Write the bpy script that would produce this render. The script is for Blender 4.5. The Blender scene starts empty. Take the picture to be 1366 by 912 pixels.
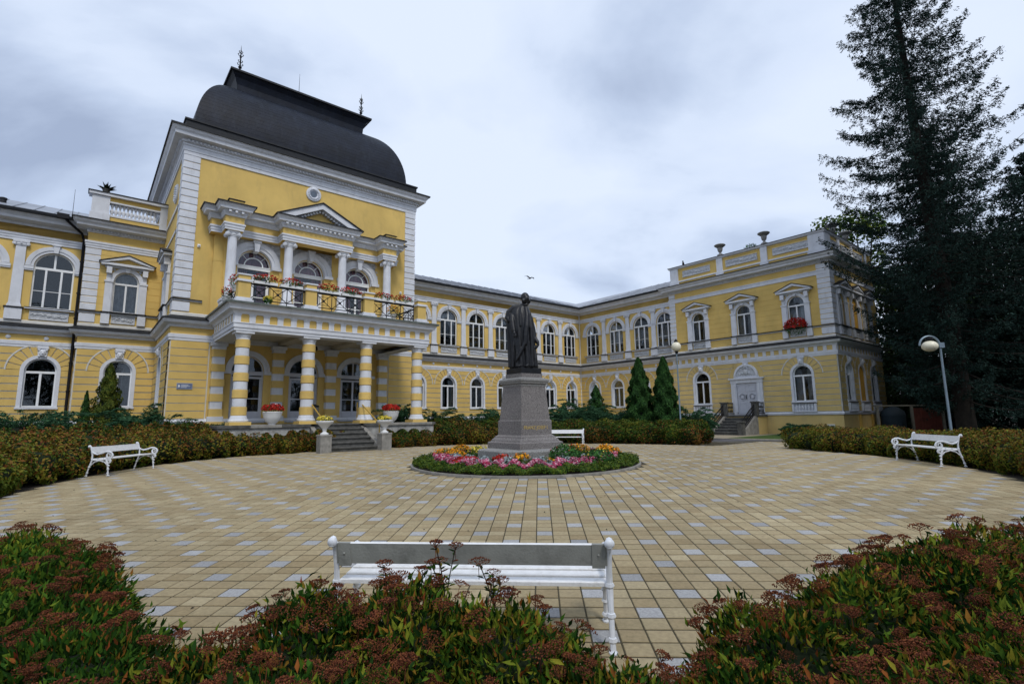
import bpy, bmesh, math, random
import numpy as np
from math import sin, cos, pi, radians, sqrt, atan2
from mathutils import Matrix, Vector

random.seed(7)
rng = np.random.default_rng(7)
scene = bpy.context.scene
C = bpy.data.collections.new("scene"); scene.collection.children.link(C)

# ---------------------------------------------------------------- camera
H = 1.7
F_PX, PITCH, ROLL, YAW = 690.95, .144246, -.013154, .093962
cam = bpy.data.objects.new("camera", bpy.data.cameras.new("camera")); C.objects.link(cam)
cam.data.sensor_width = 36.0
cam.data.lens = F_PX / 1366.0 * 36.0
cam.data.clip_start = .05; cam.data.clip_end = 3000
fw = Vector((-sin(YAW) * cos(PITCH), cos(YAW) * cos(PITCH), sin(PITCH)))
rt = Vector((cos(YAW), sin(YAW), 0)); up = rt.cross(fw)
r2 = rt * cos(ROLL) + up * sin(ROLL)
u2 = r2.cross(fw)
cam.matrix_world = Matrix(((r2.x, u2.x, -fw.x, 0), (r2.y, u2.y, -fw.y, 0), (r2.z, u2.z, -fw.z, H), (0, 0, 0, 1)))
scene.camera = cam

# ---------------------------------------------------------------- world: overcast daylight sky with clouds
SUN_EL, SUN_AZ = radians(52), radians(150)   # azimuth from +Y clockwise: behind the camera to the right
world = bpy.data.worlds.new("World"); scene.world = world; world.use_nodes = True
wn = world.node_tree; wn.nodes.clear()
def WN(t, **k):
    n = wn.nodes.new(t)
    for a, b in k.items(): setattr(n, a, b)
    return n
out = WN('ShaderNodeOutputWorld')
sky = WN('ShaderNodeTexSky', sky_type='NISHITA'); sky.sun_disc = False
sky.sun_elevation = SUN_EL; sky.sun_rotation = SUN_AZ
bg1 = WN('ShaderNodeBackground'); bg1.inputs[1].default_value = .06
wn.links.new(sky.outputs[0], bg1.inputs[0])
tc = WN('ShaderNodeTexCoord')
sep = WN('ShaderNodeSeparateXYZ'); wn.links.new(tc.outputs['Generated'], sep.inputs[0])
# project the view direction on a cloud deck so that clouds flatten towards the horizon
mx = WN('ShaderNodeMath', operation='MAXIMUM'); wn.links.new(sep.outputs[2], mx.inputs[0]); mx.inputs[1].default_value = 0.0
ad = WN('ShaderNodeMath', operation='ADD'); wn.links.new(mx.outputs[0], ad.inputs[0]); ad.inputs[1].default_value = .28
dx = WN('ShaderNodeMath', operation='DIVIDE'); wn.links.new(sep.outputs[0], dx.inputs[0]); wn.links.new(ad.outputs[0], dx.inputs[1])
dy = WN('ShaderNodeMath', operation='DIVIDE'); wn.links.new(sep.outputs[1], dy.inputs[0]); wn.links.new(ad.outputs[0], dy.inputs[1])
cmb = WN('ShaderNodeCombineXYZ'); wn.links.new(dx.outputs[0], cmb.inputs[0]); wn.links.new(dy.outputs[0], cmb.inputs[1])
mp = WN('ShaderNodeMapping'); wn.links.new(cmb.outputs[0], mp.inputs[0])
mp.inputs['Location'].default_value = (3.1, 1.7, 0); mp.inputs['Scale'].default_value = (1.0, 1.25, 1)
nz = WN('ShaderNodeTexNoise'); nz.inputs['Scale'].default_value = 1.25; nz.inputs['Detail'].default_value = 7
nz.inputs['Roughness'].default_value = .50; nz.inputs['Distortion'].default_value = .25
wn.links.new(mp.outputs[0], nz.inputs['Vector'])
cr = WN('ShaderNodeValToRGB'); wn.links.new(nz.outputs[0], cr.inputs[0])
e = cr.color_ramp.elements
e[0].position = .30; e[0].color = (.37, .45, .62, 1)
e[1].position = .56; e[1].color = (.77, .86, 1.02, 1)
e2 = cr.color_ramp.elements.new(.40); e2.color = (.55, .65, .84, 1)
e3 = cr.color_ramp.elements.new(.47); e3.color = (.69, .79, .97, 1)
bg2 = WN('ShaderNodeBackground'); bg2.inputs[1].default_value = 1.0
wn.links.new(cr.outputs[0], bg2.inputs[0])
mixw = WN('ShaderNodeMixShader'); mixw.inputs[0].default_value = .88
wn.links.new(bg1.outputs[0], mixw.inputs[1]); wn.links.new(bg2.outputs[0], mixw.inputs[2])
wn.links.new(mixw.outputs[0], out.inputs[0])

sun = bpy.data.objects.new("sun", bpy.data.lights.new("sun", 'SUN')); C.objects.link(sun)
sun.data.energy = 1.5; sun.data.angle = radians(12); sun.data.color = (1, .95, .87)
sd = Vector((sin(SUN_AZ) * cos(SUN_EL), cos(SUN_AZ) * cos(SUN_EL), sin(SUN_EL)))
sun.rotation_euler = sd.to_track_quat('Z', 'Y').to_euler()
vs = scene.view_settings
vs.view_transform = 'Standard'; vs.look = 'None'; vs.gamma = 1; vs.exposure = 0.17
try: scene.display_settings.display_device = 'sRGB'
except Exception: pass

# ---------------------------------------------------------------- materials
MAT = {}
def mat(name, col, rough=.8, metal=0, var=.12, nscale=3.0, bump=0.0, bscale=40, spec=.3, attr=None, ramp=None,
        objrand=0.0, dirt=0.0, dirtcol=(.10, .09, .07), trans=0.0, streak=0.0, big=0.0):
    m = bpy.data.materials.new(name); m.use_nodes = True; MAT[name] = m
    nt = m.node_tree; b = nt.nodes['Principled BSDF']; L = nt.links.new
    def N(t, **k):
        n = nt.nodes.new(t)
        for a, c in k.items(): setattr(n, a, c)
        return n
    b.inputs['Roughness'].default_value = rough; b.inputs['Metallic'].default_value = metal
    b.inputs['Specular IOR Level'].default_value = spec
    geo = N('ShaderNodeNewGeometry')
    if ramp:   # colour from a per-face random attribute plus the object's own random
        at = N('ShaderNodeAttribute', attribute_name='rnd')
        oi = N('ShaderNodeObjectInfo')
        a1 = N('ShaderNodeMath', operation='ADD'); L(at.outputs['Fac'], a1.inputs[0]); L(oi.outputs['Random'], a1.inputs[1])
        fr = N('ShaderNodeMath', operation='FRACT'); L(a1.outputs[0], fr.inputs[0])
        rp = N('ShaderNodeValToRGB'); L(fr.outputs[0], rp.inputs[0])
        els = rp.color_ramp.elements
        while len(els) < len(ramp): els.new(.5)
        for q, (p, c) in enumerate(ramp): els[q].position = p; els[q].color = (*c, 1)
        src = rp.outputs[0]
    else:
        rgb = N('ShaderNodeRGB'); rgb.outputs[0].default_value = (*col, 1); src = rgb.outputs[0]
    if var > 0:
        n = N('ShaderNodeTexNoise'); n.inputs['Scale'].default_value = nscale; n.inputs['Detail'].default_value = 6
        L(geo.outputs['Position'], n.inputs['Vector'])
        mr = N('ShaderNodeMapRange'); L(n.outputs[0], mr.inputs[0])
        mr.inputs[1].default_value = .3; mr.inputs[2].default_value = .7
        mr.inputs[3].default_value = 1 - var; mr.inputs[4].default_value = 1 + var
        mu = N('ShaderNodeVectorMath', operation='SCALE'); L(src, mu.inputs[0]); L(mr.outputs[0], mu.inputs['Scale'])
        src = mu.outputs[0]
    if big > 0:
        n = N('ShaderNodeTexNoise'); n.inputs['Scale'].default_value = .45; n.inputs['Detail'].default_value = 5; n.inputs['Distortion'].default_value = .6
        L(geo.outputs['Position'], n.inputs['Vector'])
        mr = N('ShaderNodeMapRange'); L(n.outputs[0], mr.inputs[0]); mr.inputs[1].default_value = .35; mr.inputs[2].default_value = .65
        mr.inputs[3].default_value = 1 - big; mr.inputs[4].default_value = 1 + big * .6
        mu = N('ShaderNodeVectorMath', operation='SCALE'); L(src, mu.inputs[0]); L(mr.outputs[0], mu.inputs['Scale']); src = mu.outputs[0]
    if dirt > 0:
        n = N('ShaderNodeTexNoise'); n.inputs['Scale'].default_value = nscale * 1.7; n.inputs['Detail'].default_value = 8
        n.inputs['Roughness'].default_value = .65
        mp_ = N('ShaderNodeMapping'); mp_.inputs['Scale'].default_value = (1, 1, .35 if streak else 1)
        L(geo.outputs['Position'], mp_.inputs[0]); L(mp_.outputs[0], n.inputs['Vector'])
        mr = N('ShaderNodeMapRange'); L(n.outputs[0], mr.inputs[0]); mr.inputs[1].default_value = .52; mr.inputs[2].default_value = .78
        mr.inputs[3].default_value = 0; mr.inputs[4].default_value = dirt
        mi = N('ShaderNodeMix', data_type='RGBA'); L(mr.outputs[0], mi.inputs[0]); L(src, mi.inputs[6])
        mi.inputs[7].default_value = (*dirtcol, 1); src = mi.outputs[2]
    L(src, b.inputs['Base Color'])
    if bump > 0:
        n = N('ShaderNodeTexNoise'); n.inputs['Scale'].default_value = bscale; n.inputs['Detail'].default_value = 5
        L(geo.outputs['Position'], n.inputs['Vector'])
        bp = N('ShaderNodeBump'); bp.inputs['Strength'].default_value = bump; bp.inputs['Distance'].default_value = .02
        L(n.outputs[0], bp.inputs['Height']); L(bp.outputs[0], b.inputs['Normal'])
    if trans > 0:
        tr = N('ShaderNodeBsdfTranslucent'); L(src, tr.inputs[0])
        ms = N('ShaderNodeMixShader'); ms.inputs[0].default_value = trans
        o = nt.nodes['Material Output']; L(b.outputs[0], ms.inputs[1]); L(tr.outputs[0], ms.inputs[2]); L(ms.outputs[0], o.inputs[0])
    return m
mat('yellow_plaster', (.66, .465, .15), .9, var=.08, nscale=1.2, bump=.15, bscale=60, big=.07, dirt=.4, dirtcol=(.36, .26, .11), streak=1)
mat('pale_yellow_plaster', (.60, .45, .18), .9, var=.08, nscale=1.0, bump=.15, bscale=60, big=.1, dirt=.55, dirtcol=(.36, .30, .18), streak=1)
mat('deep_yellow_plaster', (.57, .37, .09), .9, var=.08, nscale=1.5, bump=.12, bscale=60)
mat('white_plaster', (.64, .665, .72), .8, var=.07, nscale=2.5, bump=.12, bscale=50, big=.05, dirt=.45, dirtcol=(.36, .36, .36), streak=1)
mat('relief_plaster', (.50, .52, .55), .85, var=.2, nscale=9, bump=.9, bscale=22, dirt=.5, dirtcol=(.25, .26, .27))
mat('joint_paint', (.62, .61, .58), .85, var=.1)
mat('window_paint', (.78, .80, .82), .5, var=.05)
mat('door_paint', (.50, .52, .58), .5, var=.06)
mat('flashing_metal', (.014, .016, .020), .6, .0, var=.3, nscale=5)
mat('dome_copper', (.006, .009, .018), .5, .0, var=.4, nscale=1.6, dirt=.45, dirtcol=(.028, .038, .055), streak=1, spec=.22, bump=.3, bscale=9)
mat('roof_sheet', (.26, .28, .32), .4, .3, var=.3, nscale=.9, dirt=.6, dirtcol=(.13, .14, .16))
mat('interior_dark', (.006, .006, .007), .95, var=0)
mat('curtain_cloth', (.72, .72, .74), .95, var=.2, nscale=6, trans=.2)
mat('red_curtain', (.62, .20, .27), .95, var=.3, nscale=6)
mat('granite', (.175, .163, .160), .55, var=.65, nscale=42, bump=.25, bscale=160, big=.12, dirt=.25, dirtcol=(.10, .095, .09), streak=1)
mat('granite_light', (.24, .24, .235), .6, var=.45, nscale=40, big=.12, bump=.3, bscale=120, dirt=.5, dirtcol=(.15, .15, .14))
mat('concrete', (.26, .25, .23), .9, var=.25, nscale=5, bump=.4, bscale=60, dirt=.6, dirtcol=(.10, .10, .08), streak=1)
mat('dark_stone', (.09, .09, .085), .9, var=.35, nscale=6, bump=.4, bscale=50)
mat('bronze', (.009, .010, .013), .40, .3, var=.4, nscale=7, bump=.25, bscale=45, spec=.5)
mat('gold_paint', (.60, .44, .15), .45, .4, var=.1)
mat('handrail_yellow', (.48, .31, .06), .45, .2, var=.1)
mat('black_iron', (.012, .012, .014), .5, .4, var=.2)
mat('bench_white', (.72, .73, .74), .42, var=.08, nscale=14, spec=.5, bump=.2, bscale=60, dirt=.5, dirtcol=(.42, .40, .36))
mat('bench_iron', (.66, .69, .74), .38, var=.08, nscale=20, spec=.5, dirt=.3, dirtcol=(.30, .30, .30))
mat('bench_back_grey', (.27, .28, .265), .6, var=.15, nscale=6, dirt=.5, dirtcol=(.09, .09, .085), bump=.15, bscale=60)
mat('lamp_steel', (.20, .26, .31), .45, .5, var=.1)
mat('lamp_globe', (.74, .70, .55), .35, var=.05, spec=.5)
mat('urn_white', (.70, .71, .72), .6, var=.08, dirt=.3, dirtcol=(.4, .4, .38))
mat('soil', (.030, .024, .018), 1, var=.5, nscale=9, bump=1, bscale=50)
mat('asphalt', (.11, .11, .12), .95, var=.15, nscale=4, bump=.3, bscale=140)
mat('sand_path', (.30, .26, .19), .95, var=.15, nscale=3, bump=.3, bscale=90)
mat('lawn', (.045, .085, .015), .95, var=.35, nscale=7, bump=1, bscale=90)
mat('joint_sand', (.060, .050, .030), 1, var=.3, nscale=30, bump=.5, bscale=80, dirt=.4, dirtcol=(.04, .05, .02))
mat('paver_tan', None, .88, var=.13, nscale=26, bump=.5, bscale=170, dirt=.5, dirtcol=(.17, .135, .075), big=.16,
    ramp=[(0, (.29, .225, .125)), (.35, (.37, .30, .18)), (.7, (.325, .265, .155)), (1, (.42, .35, .22))])
mat('paver_grey', None, .85, var=.2, nscale=60, bump=.5, bscale=170, dirt=.25, dirtcol=(.22, .20, .16),
    ramp=[(0, (.27, .275, .285)), (.5, (.33, .335, .345)), (1, (.39, .395, .405))])
mat('bark', (.014, .011, .009), .95, var=.4, nscale=8, bump=.8, bscale=30)
mat('twig', (.030, .018, .012), .95, var=.3)
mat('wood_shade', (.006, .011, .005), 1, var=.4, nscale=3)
def leafm(name, ramp, rough=.6, trans=.15, var=.25, nscale=3, spec=.18): mat(name, None, rough, var=var, nscale=nscale, ramp=ramp, trans=trans, spec=spec)
leafm('spirea_leaf', [(0, (.006, .020, .004)), (.35, (.022, .070, .008)), (.62, (.065, .13, .012)), (.86, (.19, .21, .020)), (.95, (.25, .11, .02)), (1, (.20, .04, .015))], .75, spec=.08)
leafm('spirea_red_leaf', [(0, (.12, .03, .02)), (.5, (.22, .05, .025)), (1, (.28, .12, .03))], .5)
leafm('spirea_umbel', [(0, (.045, .013, .008)), (.5, (.115, .034, .016)), (1, (.22, .075, .030))], .9, trans=.05)
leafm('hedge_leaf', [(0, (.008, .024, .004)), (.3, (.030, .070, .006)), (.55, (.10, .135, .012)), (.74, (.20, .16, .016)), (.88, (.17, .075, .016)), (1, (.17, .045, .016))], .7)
leafm('juniper_leaf', [(0, (.012, .042, .020)), (.5, (.030, .092, .045)), (1, (.065, .15, .065))], .75, trans=.1)
leafm('thuja_leaf', [(0, (.008, .03, .008)), (.5, (.02, .065, .014)), (1, (.045, .12, .025))], .8, trans=.1)
leafm('yellow_thuja_leaf', [(0, (.02, .04, .006)), (.5, (.055, .085, .012)), (1, (.14, .15, .02))], .8, trans=.1)
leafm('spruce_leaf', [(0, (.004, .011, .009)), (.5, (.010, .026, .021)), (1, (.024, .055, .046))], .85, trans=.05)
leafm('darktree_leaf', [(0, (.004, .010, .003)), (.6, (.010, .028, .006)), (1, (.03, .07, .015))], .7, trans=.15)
leafm('bed_leaf', [(0, (.018, .05, .006)), (.5, (.05, .105, .008)), (1, (.13, .16, .012))], .6)
leafm('bush_leaf', [(0, (.01, .05, .01)), (.5, (.025, .10, .018)), (1, (.06, .17, .03))], .6)
leafm('silver_leaf', [(0, (.20, .25, .26)), (1, (.38, .44, .46))], .8)
leafm('pink_petal', [(0, (.30, .015, .06)), (.35, (.50, .05, .14)), (.65, (.58, .24, .34)), (1, (.68, .52, .58))], .6)
leafm('red_petal', [(0, (.28, .010, .010)), (1, (.62, .035, .02))], .6)
leafm('orange_petal', [(0, (.62, .20, .01)), (1, (.85, .42, .02))], .6)
leafm('yellow_petal', [(0, (.65, .48, .03)), (1, (.8, .7, .12))], .6)
leafm('white_petal', [(0, (.6, .6, .6)), (1, (.75, .75, .75))], .6)

def glass(name, tint, refl=.5):
    m = bpy.data.materials.new(name); m.use_nodes = True; MAT[name] = m
    nt = m.node_tree; nt.nodes.remove(nt.nodes['Principled BSDF']); L = nt.links.new
    tr = nt.nodes.new('ShaderNodeBsdfTransparent'); tr.inputs[0].default_value = (*tint, 1)
    gl = nt.nodes.new('ShaderNodeBsdfGlossy'); gl.inputs['Roughness'].default_value = .03; gl.inputs[0].default_value = (.75, .8, .85, 1)
    n = nt.nodes.new('ShaderNodeTexNoise'); n.inputs['Scale'].default_value = 1.3
    bp = nt.nodes.new('ShaderNodeBump'); bp.inputs['Strength'].default_value = .12; bp.inputs['Distance'].default_value = .05
    geo = nt.nodes.new('ShaderNodeNewGeometry'); L(geo.outputs['Position'], n.inputs['Vector']); L(n.outputs[0], bp.inputs['Height']); L(bp.outputs[0], gl.inputs['Normal'])
    fr = nt.nodes.new('ShaderNodeFresnel'); fr.inputs[0].default_value = 1.52
    mu = nt.nodes.new('ShaderNodeMath'); mu.operation = 'MULTIPLY_ADD'; L(fr.outputs[0], mu.inputs[0]); mu.inputs[1].default_value = 1.0; mu.inputs[2].default_value = .01
    ms = nt.nodes.new('ShaderNodeMixShader'); L(mu.outputs[0], ms.inputs[0]); L(tr.outputs[0], ms.inputs[1]); L(gl.outputs[0], ms.inputs[2])
    L(ms.outputs[0], nt.nodes['Material Output'].inputs[0])
glass('window_glass', (.72, .75, .77))

# ---------------------------------------------------------------- mesh helpers
WM = {}                                   # world matrix of every placed object
class MB:
    """collects geometry; builds ONE mesh"""
    def __init__(s): s.v = []; s.f = []; s.m = []; s.sm = []; s.T = None; s.r = []
    def add(s, vs, fs, m=0, smooth=False, rnd=0.0):
        b = len(s.v)
        if s.T is not None: vs = [tuple(s.T @ Vector(p)) for p in vs]
        s.v += [tuple(p) for p in vs]
        for f in fs: s.f.append(tuple(i + b for i in f)); s.m.append(m); s.sm.append(smooth); s.r.append(rnd)
    def quad(s, a, b, c, d, m=0): s.add([a, b, c, d], [(0, 1, 2, 3)], m)
    def box(s, x0, x1, y0, y1, z0, z1, m=0, rnd=0.0):
        s.add([(x0, y0, z0), (x1, y0, z0), (x1, y1, z0), (x0, y1, z0), (x0, y0, z1), (x1, y0, z1), (x1, y1, z1), (x0, y1, z1)],
              [(0, 3, 2, 1), (4, 5, 6, 7), (0, 1, 5, 4), (1, 2, 6, 5), (2, 3, 7, 6), (3, 0, 4, 7)], m, rnd=rnd)
    def bbox(s, x0, x1, y0, y1, z0, z1, b=.006, m=0, rnd=0.0):   # box with bevelled top edges
        v = [(x0, y0, z0), (x1, y0, z0), (x1, y1, z0), (x0, y1, z0), (x0, y0, z1 - b), (x1, y0, z1 - b), (x1, y1, z1 - b), (x0, y1, z1 - b),
             (x0 + b, y0 + b, z1), (x1 - b, y0 + b, z1), (x1 - b, y1 - b, z1), (x0 + b, y1 - b, z1)]
        s.add(v, [(0, 1, 5, 4), (1, 2, 6, 5), (2, 3, 7, 6), (3, 0, 4, 7), (4, 5, 9, 8), (5, 6, 10, 9), (6, 7, 11, 10), (7, 4, 8, 11), (8, 9, 10, 11)], m, rnd=rnd)
    def lathe(s, prof, n=12, c=(0, 0, 0), m=0, smooth=True, a0=0, a1=2 * pi, sq=False, rot=0):
        full = abs(a1 - a0 - 2 * pi) < 1e-6; k = n if full else n + 1
        vs = []
        for r, z in prof:
            for i in range(k):
                a = a0 + (a1 - a0) * i / n + rot
                vs.append((c[0] + r * cos(a), c[1] + r * sin(a), c[2] + z))
        fs = []
        for j in range(len(prof) - 1):
            for i in range(n):
                i2 = (i + 1) % k
                fs.append((j * k + i, j * k + i2, (j + 1) * k + i2, (j + 1) * k + i))
        if full and prof[-1][0] > 1e-5: fs.append(tuple((len(prof) - 1) * k + i for i in range(k)))
        if full and prof[0][0] > 1e-5: fs.append(tuple(reversed(range(k))))
        s.add(vs, fs, m, smooth)
    def tube(s, pts, r, n=6, m=0, smooth=True, cap=True):
        pts = [Vector(p) for p in pts]; K = len(pts)
        rr = r if isinstance(r, (list, tuple)) else [r] * K
        vs = []; prev = None
        for i, p in enumerate(pts):
            d = (pts[min(i + 1, K - 1)] - pts[max(i - 1, 0)])
            if d.length < 1e-9: d = Vector((0, 0, 1))
            d.normalize()
            if prev is None:
                a = Vector((0, 0, 1)) if abs(d.z) < .9 else Vector((1, 0, 0))
                u = d.cross(a).normalized()
            else: u = (prev - d * prev.dot(d)).normalized()
            prev = u; w = d.cross(u)
            for k in range(n):
                t = 2 * pi * k / n
                vs.append(p + (u * cos(t) + w * sin(t)) * rr[i])
        fs = []
        for i in range(K - 1):
            for k in range(n):
                k2 = (k + 1) % n
                fs.append((i * n + k, i * n + k2, (i + 1) * n + k2, (i + 1) * n + k))
        if cap: fs.append(tuple(reversed(range(n)))); fs.append(tuple((K - 1) * n + k for k in range(n)))
        s.add(vs, fs, m, smooth)
    def prism(s, poly, y0, y1, m=0, smooth=False):   # polygon in x,z pulled along y
        n = len(poly); vs = [(x, y0, z) for x, z in poly] + [(x, y1, z) for x, z in poly]
        fs = [tuple(range(n)), tuple(reversed(range(n, 2 * n)))] + [(i, i + n, (i + 1) % n + n, (i + 1) % n) for i in range(n)]
        s.add(vs, fs, m, smooth)
    def arch(s, cx, zs, r0, r1, y0, y1, a0=0, a1=pi, n=14, m=0):  # ring sector in front plane
        vs = []
        for i in range(n + 1):
            a = a0 + (a1 - a0) * i / n
            for r in (r0, r1):
                for y in (y0, y1): vs.append((cx + r * cos(a), y, zs + r * sin(a)))
        fs = []
        for i in range(n):
            b = i * 4; c = b + 4
            fs += [(b, b + 2, c + 2, c), (b + 1, c + 1, c + 3, b + 3), (b, c, c + 1, b + 1), (b + 2, b + 3, c + 3, c + 2)]
        fs += [(0, 1, 3, 2), (4 * n, 4 * n + 2, 4 * n + 3, 4 * n + 1)]
        s.add(vs, fs, m)
    def ball(s, c, r, n=8, m=0, sc=(1, 1, 1)):
        pr = [(max(1e-6, r * sin(pi * i / (n // 2 + 1))), -r * cos(pi * i / (n // 2 + 1))) for i in range(n // 2 + 2)]
        vs = []
        for rr, z in pr:
            for i in range(n): a = 2 * pi * i / n; vs.append((c[0] + rr * cos(a) * sc[0], c[1] + rr * sin(a) * sc[1], c[2] + z * sc[2]))
        fs = [(j * n + i, j * n + (i + 1) % n, (j + 1) * n + (i + 1) % n, (j + 1) * n + i) for j in range(len(pr) - 1) for i in range(n)]
        s.add(vs, fs, m, True)
    def sweep(s, prof, path, closed=False, m=0, mats=None, cap=True):
        """prof: (out, z) points; path: (s,t) plan points; outward is to the right of travel in s,t space"""
        n = len(path); P = []
        for i in range(n):
            a = path[i - 1] if (i > 0 or closed) else None; b = path[i]; c = path[(i + 1) % n] if (i < n - 1 or closed) else None
            def nn(p, q):
                ds, dt = q[0] - p[0], q[1] - p[1]; l = sqrt(ds * ds + dt * dt); return (-dt / l, ds / l)
            n1 = nn(a, b) if a else nn(b, c); n2 = nn(b, c) if c else nn(a, b)
            k = 1 + n1[0] * n2[0] + n1[1] * n2[1]
            P.append((b, ((n1[0] + n2[0]) / k, (n1[1] + n2[1]) / k)))
        vs = []
        for b, nn_ in P:
            for o, z in prof: vs.append(st(b[0] + nn_[0] * o, b[1] + nn_[1] * o, z))
        k = len(prof); fs = []; ms = []
        R = n if closed else n - 1
        for i in range(R):
            i2 = (i + 1) % n
            for j in range(k - 1):
                fs.append((i * k + j, i2 * k + j, i2 * k + j + 1, i * k + j + 1)); ms.append(mats[j] if mats else m)
        b0 = len(s.v); s.v += [tuple(p) for p in vs]
        for f, mm in zip(fs, ms): s.f.append(tuple(i + b0 for i in f)); s.m.append(mm); s.sm.append(False); s.r.append(0)
        if cap and not closed:
            for i in (0, n - 1): s.f.append(tuple(i * k + j + b0 for j in (range(k) if i else reversed(range(k))))); s.m.append(m); s.sm.append(False); s.r.append(0)
    def mesh(s, name, mats):
        me = bpy.data.meshes.new(name); me.from_pydata(s.v, [], s.f)
        for q in (mats if isinstance(mats, (list, tuple)) else [mats]): me.materials.append(MAT[q])
        me.polygons.foreach_set('material_index', s.m); me.polygons.foreach_set('use_smooth', s.sm)
        if any(s.r):
            at = me.attributes.new('rnd', 'FLOAT', 'FACE'); at.data.foreach_set('value', s.r)
        
        if any(s.sm):
            try: me.set_sharp_from_angle(angle=radians(38))
            except Exception: pass
        me.update(); return me
    def build(s, name, mats, parent=None, M=None, kind=None):
        return place(s.mesh(name, mats), name, M or Matrix(), parent, kind)
KS = 1.09                                 # the building's drawing units to metres, about eye level
SB = Matrix.Translation((0, 0, 1.7)) @ Matrix.Scale(KS, 4) @ Matrix.Translation((0, 0, -1.7))
XF = [Matrix()]
def place(me, name, M, parent=None, kind=None):
    M = XF[0] @ M
    o = bpy.data.objects.new(name, me); C.objects.link(o)
    WM[o] = M.copy()
    if parent is not None: o.parent = parent; o.matrix_basis = WM[parent].inverted() @ M
    else: o.matrix_basis = M
    if kind: o['kind'] = kind
    return o
def thing(name, label, cat, loc, rz=0, group=None):
    o = bpy.data.objects.new(name, None); C.objects.link(o); o.empty_display_size = .2
    M = Matrix.Translation(loc) @ Matrix.Rotation(rz, 4, 'Z'); WM[o] = M; o.matrix_basis = M
    o['label'] = label; o['category'] = cat
    if group: o['group'] = group
    return o
def tag(o, label, cat, group=None):
    o['label'] = label; o['category'] = cat
    if group: o['group'] = group
    return o
def copy_thing(root, M, label, group=None):
    r = root.copy(); C.objects.link(r); r.matrix_basis = M; WM[r] = M; r['label'] = label
    if group: r['group'] = group
    for ch in list(root.children):
        c = ch.copy(); C.objects.link(c); c.parent = r; WM[c] = M @ ch.matrix_basis
        for g in list(ch.children):
            d = g.copy(); C.objects.link(d); d.parent = c; WM[d] = WM[c] @ g.matrix_basis
    return r
R2 = sqrt(2)
def st(s, t, z): return ((s + t) / R2, (s - t) / R2, z)
def FA(T, u=0, z=0, y=0):   # frame of a front parallel to s: x along s, y into the wall
    a = 1 / R2; o = st(u, T - y, z)
    return Matrix(((a, -a, 0, o[0]), (a, a, 0, o[1]), (0, 0, 1, o[2]), (0, 0, 0, 1)))
def FB(S, u=0, z=0, y=0):   # frame of a front parallel to t: x along t, y into the wall
    a = 1 / R2; o = st(S + y, u, z)
    return Matrix(((a, a, 0, o[0]), (-a, a, 0, o[1]), (0, 0, 1, o[2]), (0, 0, 0, 1)))
def TR(x, y, z, rz=0): return Matrix.Translation((x, y, z)) @ Matrix.Rotation(rz, 4, 'Z')
def Gz(y):
    """the ground climbs gently away from the camera and levels out"""
    if y <= 0: return 0.0
    y1, y2 = 8., 17.
    if y < y1: return .038 * y
    if y > y2: return .038 * y1 + .038 * (y2 - y1) / 2
    u = y - y1; return .038 * y1 + .038 * (u - u * u / (2 * (y2 - y1)))
GZ = Gz(30)
# ---- fast leaf-cloud meshes ---------------------------------------------
def leaf_mesh(name, P, N, size, mats, rnd=None, aspect=.5, shape='quad', mi=None, tilt=.6, up=None):
    """P: (n,3) centres, N: (n,3) facing directions; one small pointed leaf per point"""
    n = len(P); P = np.asarray(P, float); N = np.asarray(N, float)
    N = N + rng.normal(0, tilt, (n, 3)); N /= np.linalg.norm(N, axis=1)[:, None] + 1e-9
    A = rng.normal(0, 1, (n, 3)) if up is None else np.asarray(up, float) + rng.normal(0, .35, (n, 3))
    A -= N * (A * N).sum(1)[:, None]; A /= np.linalg.norm(A, axis=1)[:, None] + 1e-9
    B = np.cross(N, A)
    sz = (np.asarray(size) * rng.uniform(.7, 1.3, n))[:, None]
    if shape == 'quad':
        loc = [(-.5, 0, 0), (0, -aspect / 2, .06), (.5, 0, 0), (0, aspect / 2, .06)]; faces = [(0, 1, 2, 3)]
    else:     # folded leaf: 6 verts, two quads
        loc = [(-.5, 0, 0), (-.08, -aspect / 2, .10), (.5, 0, -.12), (-.08, aspect / 2, .10), (0.0, 0, -.02)]
        faces = [(0, 1, 4), (1, 2, 4), (2, 3, 4), (3, 0, 4)]
    k = len(loc); V = np.empty((n, k, 3))
    for i, (a, b, c) in enumerate(loc): V[:, i] = P + (A * a + B * b + N * c) * sz
    V = V.reshape(-1, 3)
    nf = len(faces); fl = len(faces[0])
    idx = (np.array(faces)[None] + (np.arange(n) * k)[:, None, None]).reshape(-1)
    me = bpy.data.meshes.new(name)
    me.vertices.add(len(V)); me.vertices.foreach_set('co', V.ravel())
    me.loops.add(len(idx)); me.loops.foreach_set('vertex_index', idx.astype(np.int32))
    me.polygons.add(n * nf); me.polygons.foreach_set('loop_start', np.arange(n * nf, dtype=np.int32) * fl)
    try: me.polygons.foreach_set('loop_total', np.full(n * nf, fl, dtype=np.int32))
    except Exception: pass
    if rnd is None: rnd = rng.random(n)
    for q in (mats if isinstance(mats, (list, tuple)) else [mats]): me.materials.append(MAT[q])
    if mi is not None: me.polygons.foreach_set('material_index', np.repeat(mi, nf).astype(np.int32))
    at = me.attributes.new('rnd', 'FLOAT', 'FACE'); at.data.foreach_set('value', np.repeat(np.clip(rnd, 0, .995), nf).astype(np.float32))
    me.update(calc_edges=True); me.validate(); return me
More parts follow.
